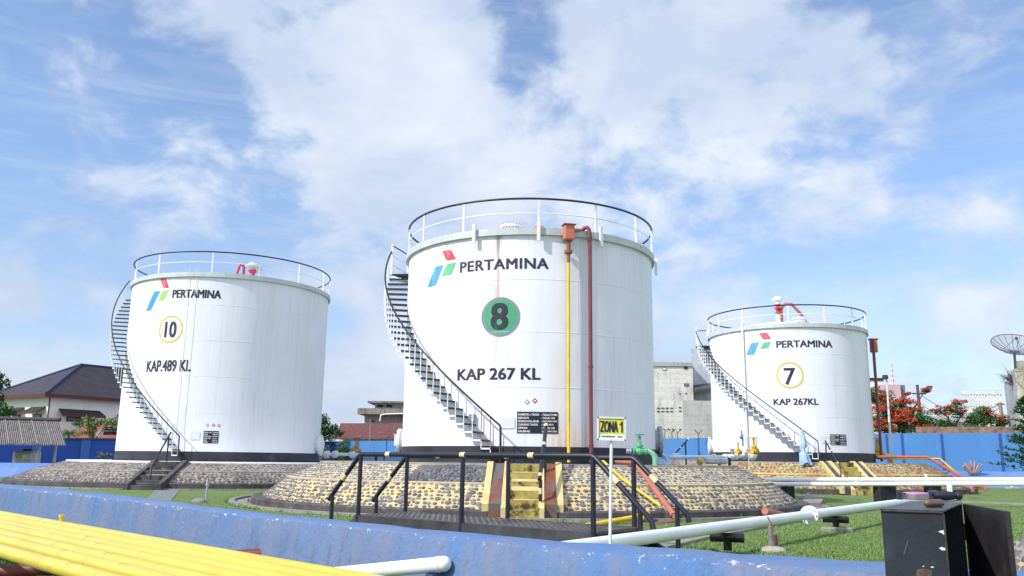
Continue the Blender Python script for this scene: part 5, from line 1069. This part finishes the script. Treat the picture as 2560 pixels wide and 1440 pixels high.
mb = MB(); a = aty(56.5, 1147, 51.5-r_-.02); b = aty(91, 1137, 51.5-r_-.02); mb.hexa([V(a.x, a.y, a.z), V(b.x, a.y, a.z), V(b.x, a.y+.03, a.z), V(a.x, a.y+.03, a.z), V(a.x, a.y, b.z), V(b.x, a.y, b.z), V(b.x, a.y+.03, b.z), V(a.x, a.y+.03, b.z)]); lb = mb.build('label_plate', inkw, wt)
for q, z in (('TANGKI PWK', .55), ('KAP 5000 LITER', .1)): vs, fs = text2d(q, .02); mb = MB(); mb.add([V(a.x+(b.x-a.x)*(.06+.88*x), a.y-.008, a.z+(b.z-a.z)*(z+.32*y)) for x, y in vs], fs); mb.build('lettering', M('lettering_blue', (.03, .04, .2), .5, .1, 2), lb)
# left plants
tree('tree', 'dark leafy tree at the left edge, its crown reaching over the shed', 'tree', aty(-25, 1130, 62), [bl(-12, 955, 62, 1.0, .9), bl(0, 1032, 62, 1.1, .9), bl(-40, 1000, 63, 1.6, 1.4), bl(20, 1038, 62, .55, .5)], 1500, .34, gdark, 21)
tree('tree', 'sparse bright green tree in front of the house and its outbuilding', 'tree', aty(222, 1130, 80), [bl(215, 1058, 80, 1.1, .5), bl(245, 1052, 80, 1.3, .6), bl(275, 1056, 80, 1.2, .6), bl(290, 1062, 80, .7, .5), bl(193, 1058, 80, .45, .35), bl(215, 1085, 80, .9, .35), bl(235, 1070, 80, .7, .5)], 800, .36, leafmat('leaf_papaya', (.13, .20, .05)), 22, trunk_r=.09)
def palm(base, n, L, lab, mat, seed):
    rs = random.Random(seed); base = Vector(base); r = thing('palm', base, lab, 'palm'); top = base+V(0, 0, L*1.3); mb = MB(); mb.tube([base-V(0, 0, .2), top], [.14, .1], 7); mb.build('trunk', bark, r); mb = MB()
    for k in range(n):
        a = 2*pi*k/n+rs.uniform(-.2, .2); el_ = rs.uniform(.3, 1.2); d = V(math.cos(a)*math.cos(el_), math.sin(a)*math.cos(el_), math.sin(el_)); pts = [top+d*(L*f)+V(0, 0, -L*.55*f*f) for f in (0, .25, .5, .75, 1)]
        for p0, p1 in zip(pts, pts[1:]):
            sd = (p1-p0).cross(V(0, 0, 1)).normalized()
            for j in range(3):
                c = p0+(p1-p0)*(j/3)
                for s in (-1, 1): mb.add([c, c+(p1-p0)*.3, c+sd*s*L*.28+(p1-p0)*.5-V(0, 0, L*.12)], [(0, 1, 2)])
    mb.build('crown', mat, r); return r
palm(aty(168, 1128, 80), 13, 1.2, 'small dark palm against the shaded house wall', gdark, 5)
for x, y, lab in ((254, 1137, 'small potted-looking plant with pink tips, left of a pair at the blue wall foot'), (277, 1138, 'small plant with pink tips, right of a pair at the blue wall foot')):
    tree('small_plant', lab, 'plant', aty(x, 1150, 70), [bl(x, y+2, 70, .4, .3)], 90, .2, gmid, int(x), 'small plants at the wall foot', (leafmat('pink_tip', (.5, .2, .15)), [bl(x, y-2, 70, .25, .14)], 24, .14), .03)
# ---- between left and middle tanks
tree('tree', 'dense dark tree beside the red tile roof, right of the left tank', 'tree', aty(812, 1130, 108), [bl(806, 1062, 108, 1.3, 1.6), bl(816, 1082, 108, 1.8, 1.3), bl(828, 1072, 108, 1.0, .7), bl(838, 1085, 108, 1.2, .6), bl(808, 1048, 108, .8, .6)], 1900, .36, gdark, 31)
for i, (x, y, rx, rz, mt, lab, sd) in enumerate(((812, 1130, .35, .5, glime, 'small lime green bush just right of the left tank', 1), (846, 1121, .5, .55, glime, 'tallest lime green bush, in front of the blue wall', 2), (862, 1124, .3, .55, glime, 'narrow lime bush with an orange tip beside the tallest bush', 3), (874, 1130, .28, .25, gmid, 'tiny dark green bush near the yellow gate valve', 4), (838, 1147, 1.2, .28, golive, 'low olive hedge under the white connecting pipe', 5), (872, 1147, .8, .25, glime, 'low lime shrub under the white pipe beside the yellow gate valve', 6))):
    tree('bush', lab, 'bush', aty(x, 1165, 46.5), [bl(x, y, 46.5, rx, rz), bl(x+4*(i % 2), y+10, 46.5, rx*1.2, rz*.7)], 260, .16, mt, 40+sd, 'bushes beyond the left tank', None, .04)
rh = thing('tiled_house', aty(930, 1110, 116), 'long low white house with a dark red tile roof behind the blue wall', 'house'); a = aty(836, 1097, 114); b = aty(1040, 1097, 112); c = aty(1040, 1058, 122); d = aty(852, 1058, 124); e = V(a.x, a.y+20, a.z); f = V(b.x, b.y+20, b.z)
def redroof(tt, co, c):
    n = tt.noise(tt.mapping(co, (1.2, 1.2, 2.5)), 1.6, 6, .7); c = tt.mix(tt.mr(n, .56, .70), c, (.30, .17, .15)); n = tt.noise(co, 3.5, 4, .7); return tt.mix(tt.mr(n, .55, .7, 0, .6), c, (.05, .02, .02))
mb = MB(); mb.poly([a, b, c, d]); mb.poly([f, e, d, c]); mb.poly([e, a, d]); mb.build('roof', M('old_red_tile', (.125, .042, .04), .85, .2, 1., hook=redroof), rh); mb = MB(); mb.hexa([V(a.x+1, a.y+1, 0), V(b.x, b.y+1, 0), V(f.x, f.y-1, 0), V(e.x+1, e.y-1, 0), V(a.x+1, a.y+1, a.z), V(b.x, b.y+1, b.z), V(f.x, f.y-1, f.z), V(e.x+1, e.y-1, e.z)]); mb.build('wall', M('white_wall', (.76, .74, .70), .8, .06, .4), rh)
def stainedc(name, base, dark, thr=.52, sc=.35):
    def hook(tt, co, c):
        n = tt.noise(tt.mapping(co, (1, 1, .35)), sc*3, 7, .7, .4); c = tt.mix(tt.mr(n, thr, thr+.15, 0, .75), c, dark); n = tt.noise(co, 2.2, 6, .7); c = tt.mix(tt.mr(n, .5, .7, 0, .4), c, dark)
        br = tt.n('ShaderNodeTexBrick', {'Vector': tt.mapping(co, (1, 1, 1), rot=(pi/2, 0, 0)), 'Color1': (1, 1, 1, 1), 'Color2': (.80, .79, .78, 1), 'Mortar': (.58, .57, .56, 1), 'Scale': 1., 'Mortar Size': .035, 'Brick Width': 1.1, 'Row Height': .55}).outputs[0]; c = tt.mix(.42, c, br, 'MULTIPLY')
        z = tt.n('ShaderNodeSeparateXYZ', {0: co}).outputs[2]; w = tt.math('FRACT', tt.math('MULTIPLY', z, .31)); return tt.mix(tt.mr(w, .93, .98, 0, .35), c, dark)
    return M(name, base, .9, .08, .25, hook=hook)
def block(name, lab, cat, x0, x1, ytop, Y, dep, mat, wins=(), group=None, zb=0., skew=.0, parap=None, ext=0):
    a = aty(x0, ytop, Y); b = aty(x1, ytop, Y+skew*(x1-x0)); zt_ = a.z; b = V(b.x+ext, b.y, zt_); q_ = a if x0 > 1280 else b; dd = V(q_.x, q_.y, 0).normalized()*dep; r = thing(name, V((a.x+b.x)/2, a.y, zb), lab, cat, group)
    mb = MB(); mb.hexa([V(a.x, a.y, zb), V(b.x, b.y, zb), V(b.x, b.y, zb)+dd, V(a.x, a.y, zb)+dd, a, b, b+dd, a+dd]); mb.build('wall', mat, r)
    u = (b-a).normalized(); n = V(u.y, -u.x, 0)
    if parap: mb = MB(); mb.beam(a+n*.06+V(0, 0, -.15), b+n*.06+V(0, 0, -.15), .3, .5); mb.build('parapet', parap, r)
    for (wx0, wy0, wx1, wy1, wm) in wins:
        def pt(px, py): d = ray(px, py); k = (a-O).dot(n)/d.dot(n); return O+d*k
        p, q_ = pt(wx0, wy1), pt(wx1, wy0); w = (V(q_.x-p.x, q_.y-p.y, 0)).length; c = (p+q_)/2; mb = MB(); mb.beam(c-u*w/2+n*.0, c+u*w/2+n*.0, .16, abs(q_.z-p.z)); o = mb.build('window', M('reveal_grey', (.16, .155, .15), .9, .2, 2), r); mb = MB(); mb.beam(c-u*(w/2-.05)+n*.09, c+u*(w/2-.05)+n*.09, .02, abs(q_.z-p.z)-.1); mb.build('pane', wm, o)
    return r
holem = M('dark_opening', (.02, .02, .02), .9, .2, 1); boardm = M('brown_board', (.26, .11, .07), .8, .2, 2); whitem = M('white_wall', (.76, .74, .70))
gb = stainedc('stained_concrete', (.34, .32, .30), (.12, .11, .11)); 
g1 = block('concrete_building', 'old grey concrete building with flat roof slabs above the red tile roof', 'building', 912, 1060, 1030, 132, 10, gb, ((1012, 1036, 1020, 1050, holem),)); a = aty(895, 1028, 131); b = aty(1060, 1028, 131)
mb = MB(); mb.box(((a.x+b.x)/2, 135, a.z), (b.x-a.x, 9, .9*1.)); mb.build('roof_slab', stainedc('slab_stain', (.30, .26, .23), (.07, .065, .06), .46), g1); a = aty(938, 1008, 133); b = aty(1060, 1008, 133); mb = MB(); mb.hexa([V(a.x, 133, a.z-2.), V(b.x, 133, a.z-2.), V(b.x, 139, a.z-2.), V(a.x, 139, a.z-2.), V(a.x, 133, a.z), V(b.x, 133, a.z), V(b.x, 139, a.z), V(a.x, 139, a.z)]); mb.build('upper_storey', M('pale_concrete_wall', (.42, .40, .39), .9, .15, .6), g1); mb = MB(); mb.box(((a.x+b.x)/2-.4, 135.5, a.z+.12), (b.x-a.x+1.2, 7.5, .3)); mb.build('roof_slab', stainedc('slab_stain', (.30, .26, .23), (.07, .065, .06)), g1)
for x in (950, 973): p = aty(x, 1015, 132.9); mb = MB(); mb.box(p, (.9, .2, .3)); mb.build('vent_slot', holem, g1)
mb = MB(); mb.tube([aty(950, 1053, 130.5), aty(952, 1038, 130.5), aty(962, 1035.5, 130.5), aty(1012, 1034, 130.5)], .12, 6); mb.build('water_pipe', whitem, g1)
lp = thing('lamp_post', aty(926, 1110, 88), 'thin lamp post with a small head in front of the red tile roof', 'lamp post'); p = aty(926, 1052, 88); mb = MB(); mb.tube([V(p.x, p.y, 0), p, p+V(.0, 0, .2)], .045, 6); mb.build('pole', M('pole_grey', (.25, .25, .27), .6, .1, 2), lp); mb = MB(); mb.tube([p+V(0, 0, .1), p+V(.25, -.2, .0)], .03, 5); mb.box(p+V(.3, -.25, -.05), (.45, .3, .16), .4, .03); mb.build('lamp_head', black, lp)
bx = aty(975, 1150, 44); 
for x, w, lab in ((930, 1.3, 'wider light blue storage box on the mound behind the walkway rail'), (985, .9, 'smaller light blue storage box behind the walkway rail')):
    p = aty(x, 1151, 44); r = thing('storage_box', V(p.x, p.y, .6), lab, 'box', 'light blue boxes'); mb = MB(); mb.box((p.x, p.y, 1.02), (w, .8, .62), 0, .03); mb.build('body', M('light_blue_box', (.20, .38, .66), .5, .1, 2), r); mb = MB(); mb.box((p.x, p.y, 1.37), (w+.1, .9, .07), 0, .02); mb.build('lid', whitepipe, r)
    for s in (-1, 1): mb = MB(); mb.box((p.x+s*w*.4, p.y, .33), (.1, .6, .75)); mb.build('leg', black, r)
# ---- behind tanks 8 and 7
slit = [(1640+dx, y, 1640+dx+7, y+2.5, holem) for y in (1019, 1027) for dx in (2, 13, 24, 35)]+[(1697, y, 1703, y+2.5, holem) for y in (1017.5, 1026)]+[(1697, 983, 1702, 985, holem), (1712, 982, 1717, 984, holem), (1658, 1072, 1662, 1074, holem), (1670, 1072, 1674, 1074, holem), (1679, 1072, 1683, 1074, holem), (1698, 1072, 1702, 1074, holem)]
block('concrete_building', 'tall pale windowless building with small slits between the middle and right tanks', 'building', 1600, 1731, 907, 112, 14, stainedc('pale_render', (.70, .67, .63), (.40, .39, .38), .50, .25), [(1710, 916, 1719, 923, holem), (1710, 958.5, 1722, 965.5, boardm), (1656, 919.5, 1666, 925, whitem)]+slit, 'concrete buildings behind the right tank', parap=stainedc('parapet_stain', (.42, .40, .38), (.2, .2, .19)))
bb = block('concrete_building', 'taller blue-grey rendered building touching the right tank in view, with a lean-to roof', 'building', 1727, 1840, 873, 114, 14, stainedc('blue_grey_render', (.52, .54, .58), (.34, .36, .40), .47, .35), [(1766, 885, 1771, 902, holem)], 'concrete buildings behind the right tank')
a = aty(1740, 981, 111); b = aty(1800, 976, 111); mb = MB(); mb.hexa([a, b, b+V(0, 3, .8), a+V(0, 3, .8), a+V(0, 0, .35), b+V(0, 0, .45), b+V(0, 3, 1.3), a+V(0, 3, 1.2)]); mb.build('lean_to_roof', M('dark_sheet', (.06, .06, .065), .8, .3, 1), bb)
block('concrete_building', 'low plain grey building in front of the taller blue-grey one', 'building', 1706, 1860, 1001, 98, 8, stainedc('mid_grey_render', (.50, .48, .465), (.33, .32, .31), .50, .35), (), 'concrete buildings behind the right tank')
# ---- right side
block('building', 'pale pink far building with a dark side behind the flame tree', 'building', 2192, 2250, 961, 150, 12, M('pink_render', (.60, .38, .42), .85, .12, .5, stain=((.4, .3, .32), .8, .6)), (), 'far buildings on the right')
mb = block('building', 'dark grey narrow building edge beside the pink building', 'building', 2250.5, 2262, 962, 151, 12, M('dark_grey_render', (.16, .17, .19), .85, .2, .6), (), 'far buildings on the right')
block('building', 'white roof cabin with dark eaves standing above the pink building', 'building', 2160, 2208, 946, 158, 10, M('white_wall', (.76, .74, .70)), (), 'far buildings on the right', parap=black)
block('building', 'large white far building with rows of tiny holes, above the right flame tree', 'building', 2402, 2508, 974, 130, 14, stainedc('white_render', (.74, .74, .74), (.5, .5, .52), .56, .4), [(2404+dx*7.4, y+(dx % 3), 2405.6+dx*7.4, y+(dx % 3)+2, M('reveal_grey', (.16, .155, .15))) for dx in range(14) for y in (985, 1014)], 'far buildings on the right')
block('building', 'grey far building partly hidden between the flame trees', 'building', 2318, 2420, 1040, 120, 10, stainedc('mid_grey_render', (.40, .385, .375), (.28, .27, .26)), [(2345, 1057, 2352, 1062, holem), (2362, 1057, 2378, 1061, holem)], 'far buildings on the right')
cb = block('building', 'weathered concrete building at the right edge with a satellite dish on its roof', 'building', 2534, 2700, 903, 66, 16, stainedc('cream_concrete', (.52, .49, .40), (.26, .25, .22), .46, .5), (), skew=-.02)
a = aty(2510, 962, 73); b = aty(2536, 918, 66.2); mb = MB(); mb.hexa([V(a.x, a.y, 0), V(b.x, b.y, 0), V(b.x*1.1, b.y*1.1, 0), V(a.x*1.05, a.y*1.05, 0), V(a.x, a.y, a.z), V(b.x, b.y, b.z), V(b.x*1.1, b.y*1.1, b.z), V(a.x*1.05, a.y*1.05, a.z)]); mb.build('side_wing', stainedc('grey_wing', (.45, .46, .50), (.3, .31, .34), .5, .4), cb)
dc = aty(2536, 880, 64.5); dish = thing('satellite_dish', V(dc.x, dc.y, aty(2536, 903, 64.5).z), 'large mesh satellite dish on the roof at the right edge', 'satellite dish'); ax_ = V(-.12, -.56, .82).normalized(); Rd = 1.68; ua = ax_.cross(V(0, 0, 1)).normalized(); va = ua.cross(ax_)
def dpt(r, a): return dc+(ua*math.cos(a)+va*math.sin(a))*(r*Rd)+ax_*(r*r*.42*Rd)
mm = bpy.data.materials.new('dish_mesh'); mm.use_nodes = True; tt = NT(mm.node_tree); bs = tt.N['Principled BSDF']; bs.inputs['Base Color'].default_value = (.12, .125, .14, 1); tr = tt.n('ShaderNodeBsdfTransparent'); mxx = tt.n('ShaderNodeMixShader', {0: .26, 1: tr.outputs[0], 2: bs.outputs[0]}); tt.L.new(mxx.outputs[0], tt.N['Material Output'].inputs[0])
mb = MB(); rings = [[dpt(r, 2*pi*k/48) for k in range(48)] for r in (.05, .25, .5, .75, 1.)]; mb.loft(rings, False, False, True); mb.build('reflector_mesh', mm, dish)
dk = M('dish_rib', (.08, .085, .10), .6, .2, 3)
for k in range(18): mb = MB(); mb.tube([dpt(r, 2*pi*k/18) for r in (.04, .35, .7, 1.)], .022, 4); mb.build('rib', dk, dish)
mb = MB(); mb.tube([dpt(1., 2*pi*k/48) for k in range(48)], .03, 5, closed=True); mb.build('rim', dk, dish)
mb = MB(); mb.ball(dc, .16); mb.tube([dc, V(dc.x, dc.y+.1, aty(2536, 905, 64.5).z-.5)], .09, 7); mb.build('mount', dk, dish)
mb = MB(); fe = dc+ax_*(.72*Rd); mb.ball(fe, .12)
for k in range(3): mb.tube([dpt(.45, 2*pi*k/3+.4), fe], .018, 4)
mb.build('feed', dk, dish)
mast = thing('radio_mast', aty(2232, 965, 152), 'thin red and white lattice mast on the far pink building', 'mast'); p = aty(2232, 961, 152); tpz = aty(2231, 905, 152).z; mb = MB(); hz_ = tpz-p.z
for k in range(3): mb.tube([p+V(.35*math.cos(k*2.1), .35*math.sin(k*2.1), 0), V(p.x+.12*math.cos(k*2.1), p.y, tpz)], .06, 4)
for j in range(9): z = p.z+hz_*j/9; mb.mat(j % 2); mb.tube([V(p.x-.32+.02*j, p.y, z), V(p.x+.32-.02*j, p.y, z+hz_/9)], .07, 4); mb.tube([V(p.x+.32-.02*j, p.y, z), V(p.x-.32+.02*j, p.y, z+hz_/9)], .07, 4)
mb.build('lattice', [whitem, M('mast_red', (.5, .15, .12), .6, .1, 2)], mast)
fl = thing('floodlight_pole', aty(2230, 1155, 47), 'slim white floodlight pole with a dark lamp, before the blue wall', 'lamp post'); p0 = aty(2230, 1160, 47); p1 = aty(2217, 951, 47); mb = MB(); mb.tube([V(p0.x, p0.y, 0), p0+(p1-p0)*.4, p1], [.075, .065, .045], 9); mb.build('pole', M('pole_white', (.62, .64, .66), .5, .06, 2), fl); mb = MB(); mb.tube([p1-V(0, 0, .1), p1+V(-.1, -.05, .12), p1+V(-.2, -.1, .15)], .03, 5); mb.box(p1+V(-.10, -.05, .18), (.30, .22, .24), .5, .03); mb.build('lamp_head', M('lamp_dark', (.05, .05, .05), .5, .2, 3), fl)
up = thing('utility_pole', aty(2300, 1085, 76), 'rough brown wooden utility pole rising through the flame tree', 'utility pole'); p0 = aty(2304, 1085, 76); p1 = aty(2293, 962, 76); mb = MB(); mb.tube([V(p0.x, p0.y, 0), p0, p1], [.2, .18, .13], 8); mb.build('pole', M('pole_brown', (.13, .075, .07), .9, .3, 3), up); mb = MB(); mb.beam(p1+V(-.5, 0, -.8), p1+V(.6, 0, -.8), .1, .12); mb.build('crossarm', M('pole_brown', (.13, .075, .07)), up)
up2 = thing('utility_pole', aty(2508, 1085, 74), 'pale concrete utility pole before the right-edge building', 'utility pole'); q0 = aty(2509, 1082, 74); q1 = aty(2500, 1006, 74); mb = MB(); mb.tube([V(q0.x, q0.y, 0), q0, q1], [.2, .18, .14], 8); mb.build('pole', concrete, up2); mb = MB(); mb.beam(q1+V(-.4, 0, -.15), q1+V(.4, 0, -.15), .08, .08); mb.build('crossarm', black, up2)
for i, (a, b, sag) in enumerate(((p1+V(0, 0, -.7), q1+V(0, 0, -.1), 1.3), (p1+V(.1, 0, -1.6), q1+V(.1, 0, -.3), 1.6), (p1+V(-.4, 0, -.7), aty(2150, 1000, 78), .5))):
    mb = MB(); mb.tube([a+(b-a)*(k/14)-V(0, 0, sag*4*(k/14)*(1-k/14)) for k in range(15)], .022, 4); tag(mb.build('power_cable', black), ['upper thin black cable between the two utility poles', 'lower thin black cable between the two utility poles', 'thin black cable running left from the brown pole behind the tank'][i], 'cable', 'overhead cables')
tree('flame_tree', 'flame tree with masses of red flowers right of the right-hand tank', 'tree', aty(2262, 1100, 70), [bl(2195, 1000, 70, 1.3, 1.0), bl(2190, 985, 70, 1.0, .8), bl(2230, 1030, 70, 1.9, 1.1), bl(2268, 1028, 70, 1.9, 1.0), bl(2210, 1062, 70, 1.6, .8), bl(2285, 1052, 70, 1.7, .9), bl(2310, 1050, 70, .9, .7), bl(2314, 975, 70, .55, .4), bl(2240, 1068, 70, 2.0, .7), bl(2330, 1068, 70, 1., .4)], 6500, .24, gfla, 51, None,
     (red, [bl(2200, 992, 69.3, .9, .35), bl(2222, 1004, 69, 1.0, .3), bl(2250, 1000, 69, 1.1, .35), bl(2276, 1004, 69, 1.0, .3), bl(2196, 1020, 68.6, .9, .45), bl(2226, 1022, 68.5, .9, .35), bl(2258, 1032, 68.5, 1.1, .45), bl(2284, 1022, 68.8, .9, .3), bl(2240, 1046, 68.4, 1.1, .4), bl(2272, 1050, 68.5, 1.0, .35), bl(2200, 1056, 68.4, 1.0, .5), bl(2300, 1064, 68.6, .9, .25), bl(2312, 972, 69.6, .4, .2), bl(2268, 984, 69.3, .4, .15), bl(2215, 1070, 68.4, .8, .3)], 190, .23), .2, .15)
tree('flame_tree', 'thinner flame tree with a few red sprays, between the brown and concrete poles', 'tree', aty(2385, 1100, 72), [bl(2345, 1028, 72, .8, .4), bl(2370, 1025, 72, 1.2, .5), bl(2400, 1008, 72, .8, .4), bl(2340, 1055, 72, 1.2, .6), bl(2395, 1035, 72, .6, .4), bl(2372, 1062, 72, 1.3, .4)], 2200, .22, gfla, 52, None, (red, [bl(2340, 1022, 71.3, .6, .25), bl(2362, 1016, 71.2, .7, .25), bl(2382, 1018, 71.2, .5, .2), bl(2395, 1003, 71.3, .9, .2), bl(2360, 1036, 71., .6, .3), bl(2412, 1028, 71.2, .5, .25)], 75, .22), .13, .3)
tree('bushy_tree', 'bushy green tree with red flowers on its right side, beside the concrete pole', 'tree', aty(2455, 1100, 72), [bl(2425, 1062, 72, 1.1, .8), bl(2450, 1050, 72, 1.2, 1.0), bl(2478, 1052, 72, 1.2, .8), bl(2505, 1058, 72, .9, .8), bl(2455, 1028, 72, .8, .5)], 3400, .25, leafmat('leaf_bushy', (.06, .13, .04)), 53, None, (red, [bl(2485, 1040, 71.4, 1.0, .3), bl(2505, 1048, 71.4, .6, .25), bl(2470, 1028, 71.2, .6, .25)], 60, .22), .15)
tree('bushy_tree', 'low dark bush behind the blue wall, under the flame tree', 'bush', aty(2330, 1100, 74), [bl(2230, 1076, 74, 2.0, .5), bl(2290, 1076, 74, 2., .5), bl(2340, 1074, 74, 1.4, .4)], 1000, .25, gdark, 54, None, None, .1)
br = MB(); a = aty(2290, 1075, 60.5); b = aty(2560, 1075, 57); br.beam(a-V(0, 0, .15), b-V(0, 0, .15), .2, .75); tag(br.build('brick_wall', M('rubble_brick', (.22, .14, .10), .9, .5, 2.5)), 'strip of rough brick wall showing just above the blue wall on the right', 'wall')
def twigs(c, n, L, mat, seed, r_, name, up=1.):
    rs = random.Random(seed); mb = MB()
    for _ in range(n):
        d = V(rs.gauss(0, .8), rs.gauss(0, .5), rs.uniform(.1, 1)*up); d.normalize(); p = Vector(c)+V(rs.uniform(-.3, .3), rs.uniform(-.3, .3), rs.uniform(-.3, .3)); q = p+d*L*rs.uniform(.5, 1.1); mb.tube([p, (p+q)/2+V(rs.uniform(-.1, .1), 0, rs.uniform(-.05, .15)), q], [r_, r_*.7, r_*.25], 4)
        for _ in range(2): e = (p+q)/2+V(rs.gauss(0, .3), rs.gauss(0, .3), rs.uniform(0, .4))*L*.5; mb.tube([(p+q)/2, e], r_*.4, 3)
    return mb
tw = twigs(aty(2528, 955, 68), 60, 1.3, barkp, 9, .022, 'dry_shrub', 1.); tag(tw.build('dry_shrub', M('dry_twig', (.16, .10, .10), .9, .3, 4)), 'leafless brown shrub growing out of the right-edge building', 'shrub')
sp_ = aty(2430, 1178, 49.6); rs_ = random.Random(4); st_ = thing('pruned_plant', V(sp_.x, sp_.y, .9), 'pruned clump of thick pinkish stems on the far blue bund wall', 'plant')
for k in range(11): a = -1.15+.23*k+rs_.uniform(-.08, .08); q = sp_+V(math.sin(a)*.62, rs_.uniform(-.2, .2), .12+.42*math.cos(a)+rs_.uniform(-.1, .1)); mb = MB(); mb.tube([sp_+V(math.sin(a)*.15, 0, -.1), (sp_+q)/2+V(math.sin(a)*.08, 0, -.05), q], [.065, .055, .045], 7); mb.build('stem', M('pink_stem', (.42, .26, .22), .8, .3, 6), st_)
# conifer at the right edge
cn = thing('conifer', aty(2585, 1185, 43), 'dark green conifer with layered sprays at the right edge', 'conifer'); rs_ = random.Random(8); cb_ = aty(2588, 1190, 43); mb = MB(); mb.tube([V(cb_.x, cb_.y, 0), V(cb_.x, cb_.y, 4.6)], [.12, .03], 7); mb.build('trunk', bark, cn); mb = MB()
for k in range(110):
    f = rs_.random(); z = .9+3.7*f; L = (1.75*(1-f)**.75+.15)*rs_.uniform(.75, 1.05); a = rs_.uniform(0, 2*pi); d = V(math.cos(a), math.sin(a), .22)
    for j in range(16):
        g_ = rs_.uniform(.15, 1.); p = V(cb_.x, cb_.y, z)+d*(L*g_); 
        for _ in range(3): e = d*.5+V(rs_.gauss(0, .5), rs_.gauss(0, .5), rs_.gauss(.25, .3)); e.normalize(); s_ = e.cross(V(rs_.gauss(0, 1), rs_.gauss(0, 1), rs_.gauss(0, 1))).normalized(); l_ = rs_.uniform(.12, .26); mb.add([p, p+e*l_*.6+s_*.025, p+e*l_, p+e*l_*.6-s_*.025], [(0, 1, 2, 3)])
mb.build('crown', gcon, cn)

# ================================================================== GRASS BLADES (near lawn)
rs_ = random.Random(12); mb = MB()
poly_keep = lambda x, y: True
def ingrass(p):
    if (V(p.x, p.y, 0)-T8.C).length < 8.6 or (V(p.x, p.y, 0)-TM.C).length < 4.4: return False
    return True
cnt = 0
def blade(p, L):
    a = rs_.uniform(0, 2*pi); w = .003+.002*rs_.random()+p.y*.0003; t = V(rs_.gauss(0, .45), rs_.gauss(0, .45), 1)*L; s = V(math.cos(a)*w, math.sin(a)*w, 0); mb.add([p-s, p+s, p+t], [(0, 1, 2)])
for _ in range(130000):
    x = rs_.uniform(250, 2660); y = 1240+190*rs_.random()**.75; d = ray(x, y)
    if d.z > -.02: continue
    p = atz(x, y, 0)
    if p.y > 26 or p.y < 4.6 or not ingrass(p): continue
    k = min(range(0, 91, 3), key=lambda i: (fp[i].x-p.x)**2+(fp[i].y-p.y)**2); n = V(fp[k].x-np_[k].x, fp[k].y-np_[k].y, 0).normalized()
    if (V(p.x, p.y, 0)-V(fp[k].x, fp[k].y, 0)).dot(n) < .22: continue
    blade(p, rs_.uniform(.014, .030)*(1.8 if rs_.random() < .03 else 1))
for _ in range(2500):
    p = atz(rs_.uniform(-60, 160), rs_.uniform(1395, 1440), 0); blade(p, rs_.uniform(.03, .09))
for (cc, r0, n, a0, a1) in ((T8, 8.56, 1500, -100, 100), (T8, 8.00, 350, -100, 100), (T10, 8.84, 700, -60, 100), (T7, 8.05, 300, -60, 60), (TM, 4.37, 500, -150, 60)):
    for _ in range(n):
        a = rs_.uniform(a0, a1); 
        if math.sin(a*.9)+math.sin(a*.23+1) < -.1: continue
        blade(tp(cc, a, r0+abs(rs_.gauss(0, .04)), 0), rs_.uniform(.04, .11))
gr_ = mb.build('grass', leafmat('grass_blade', (.15, .235, .065), .32), org=V(0, 0, 0)); gr_['kind'] = 'stuff'
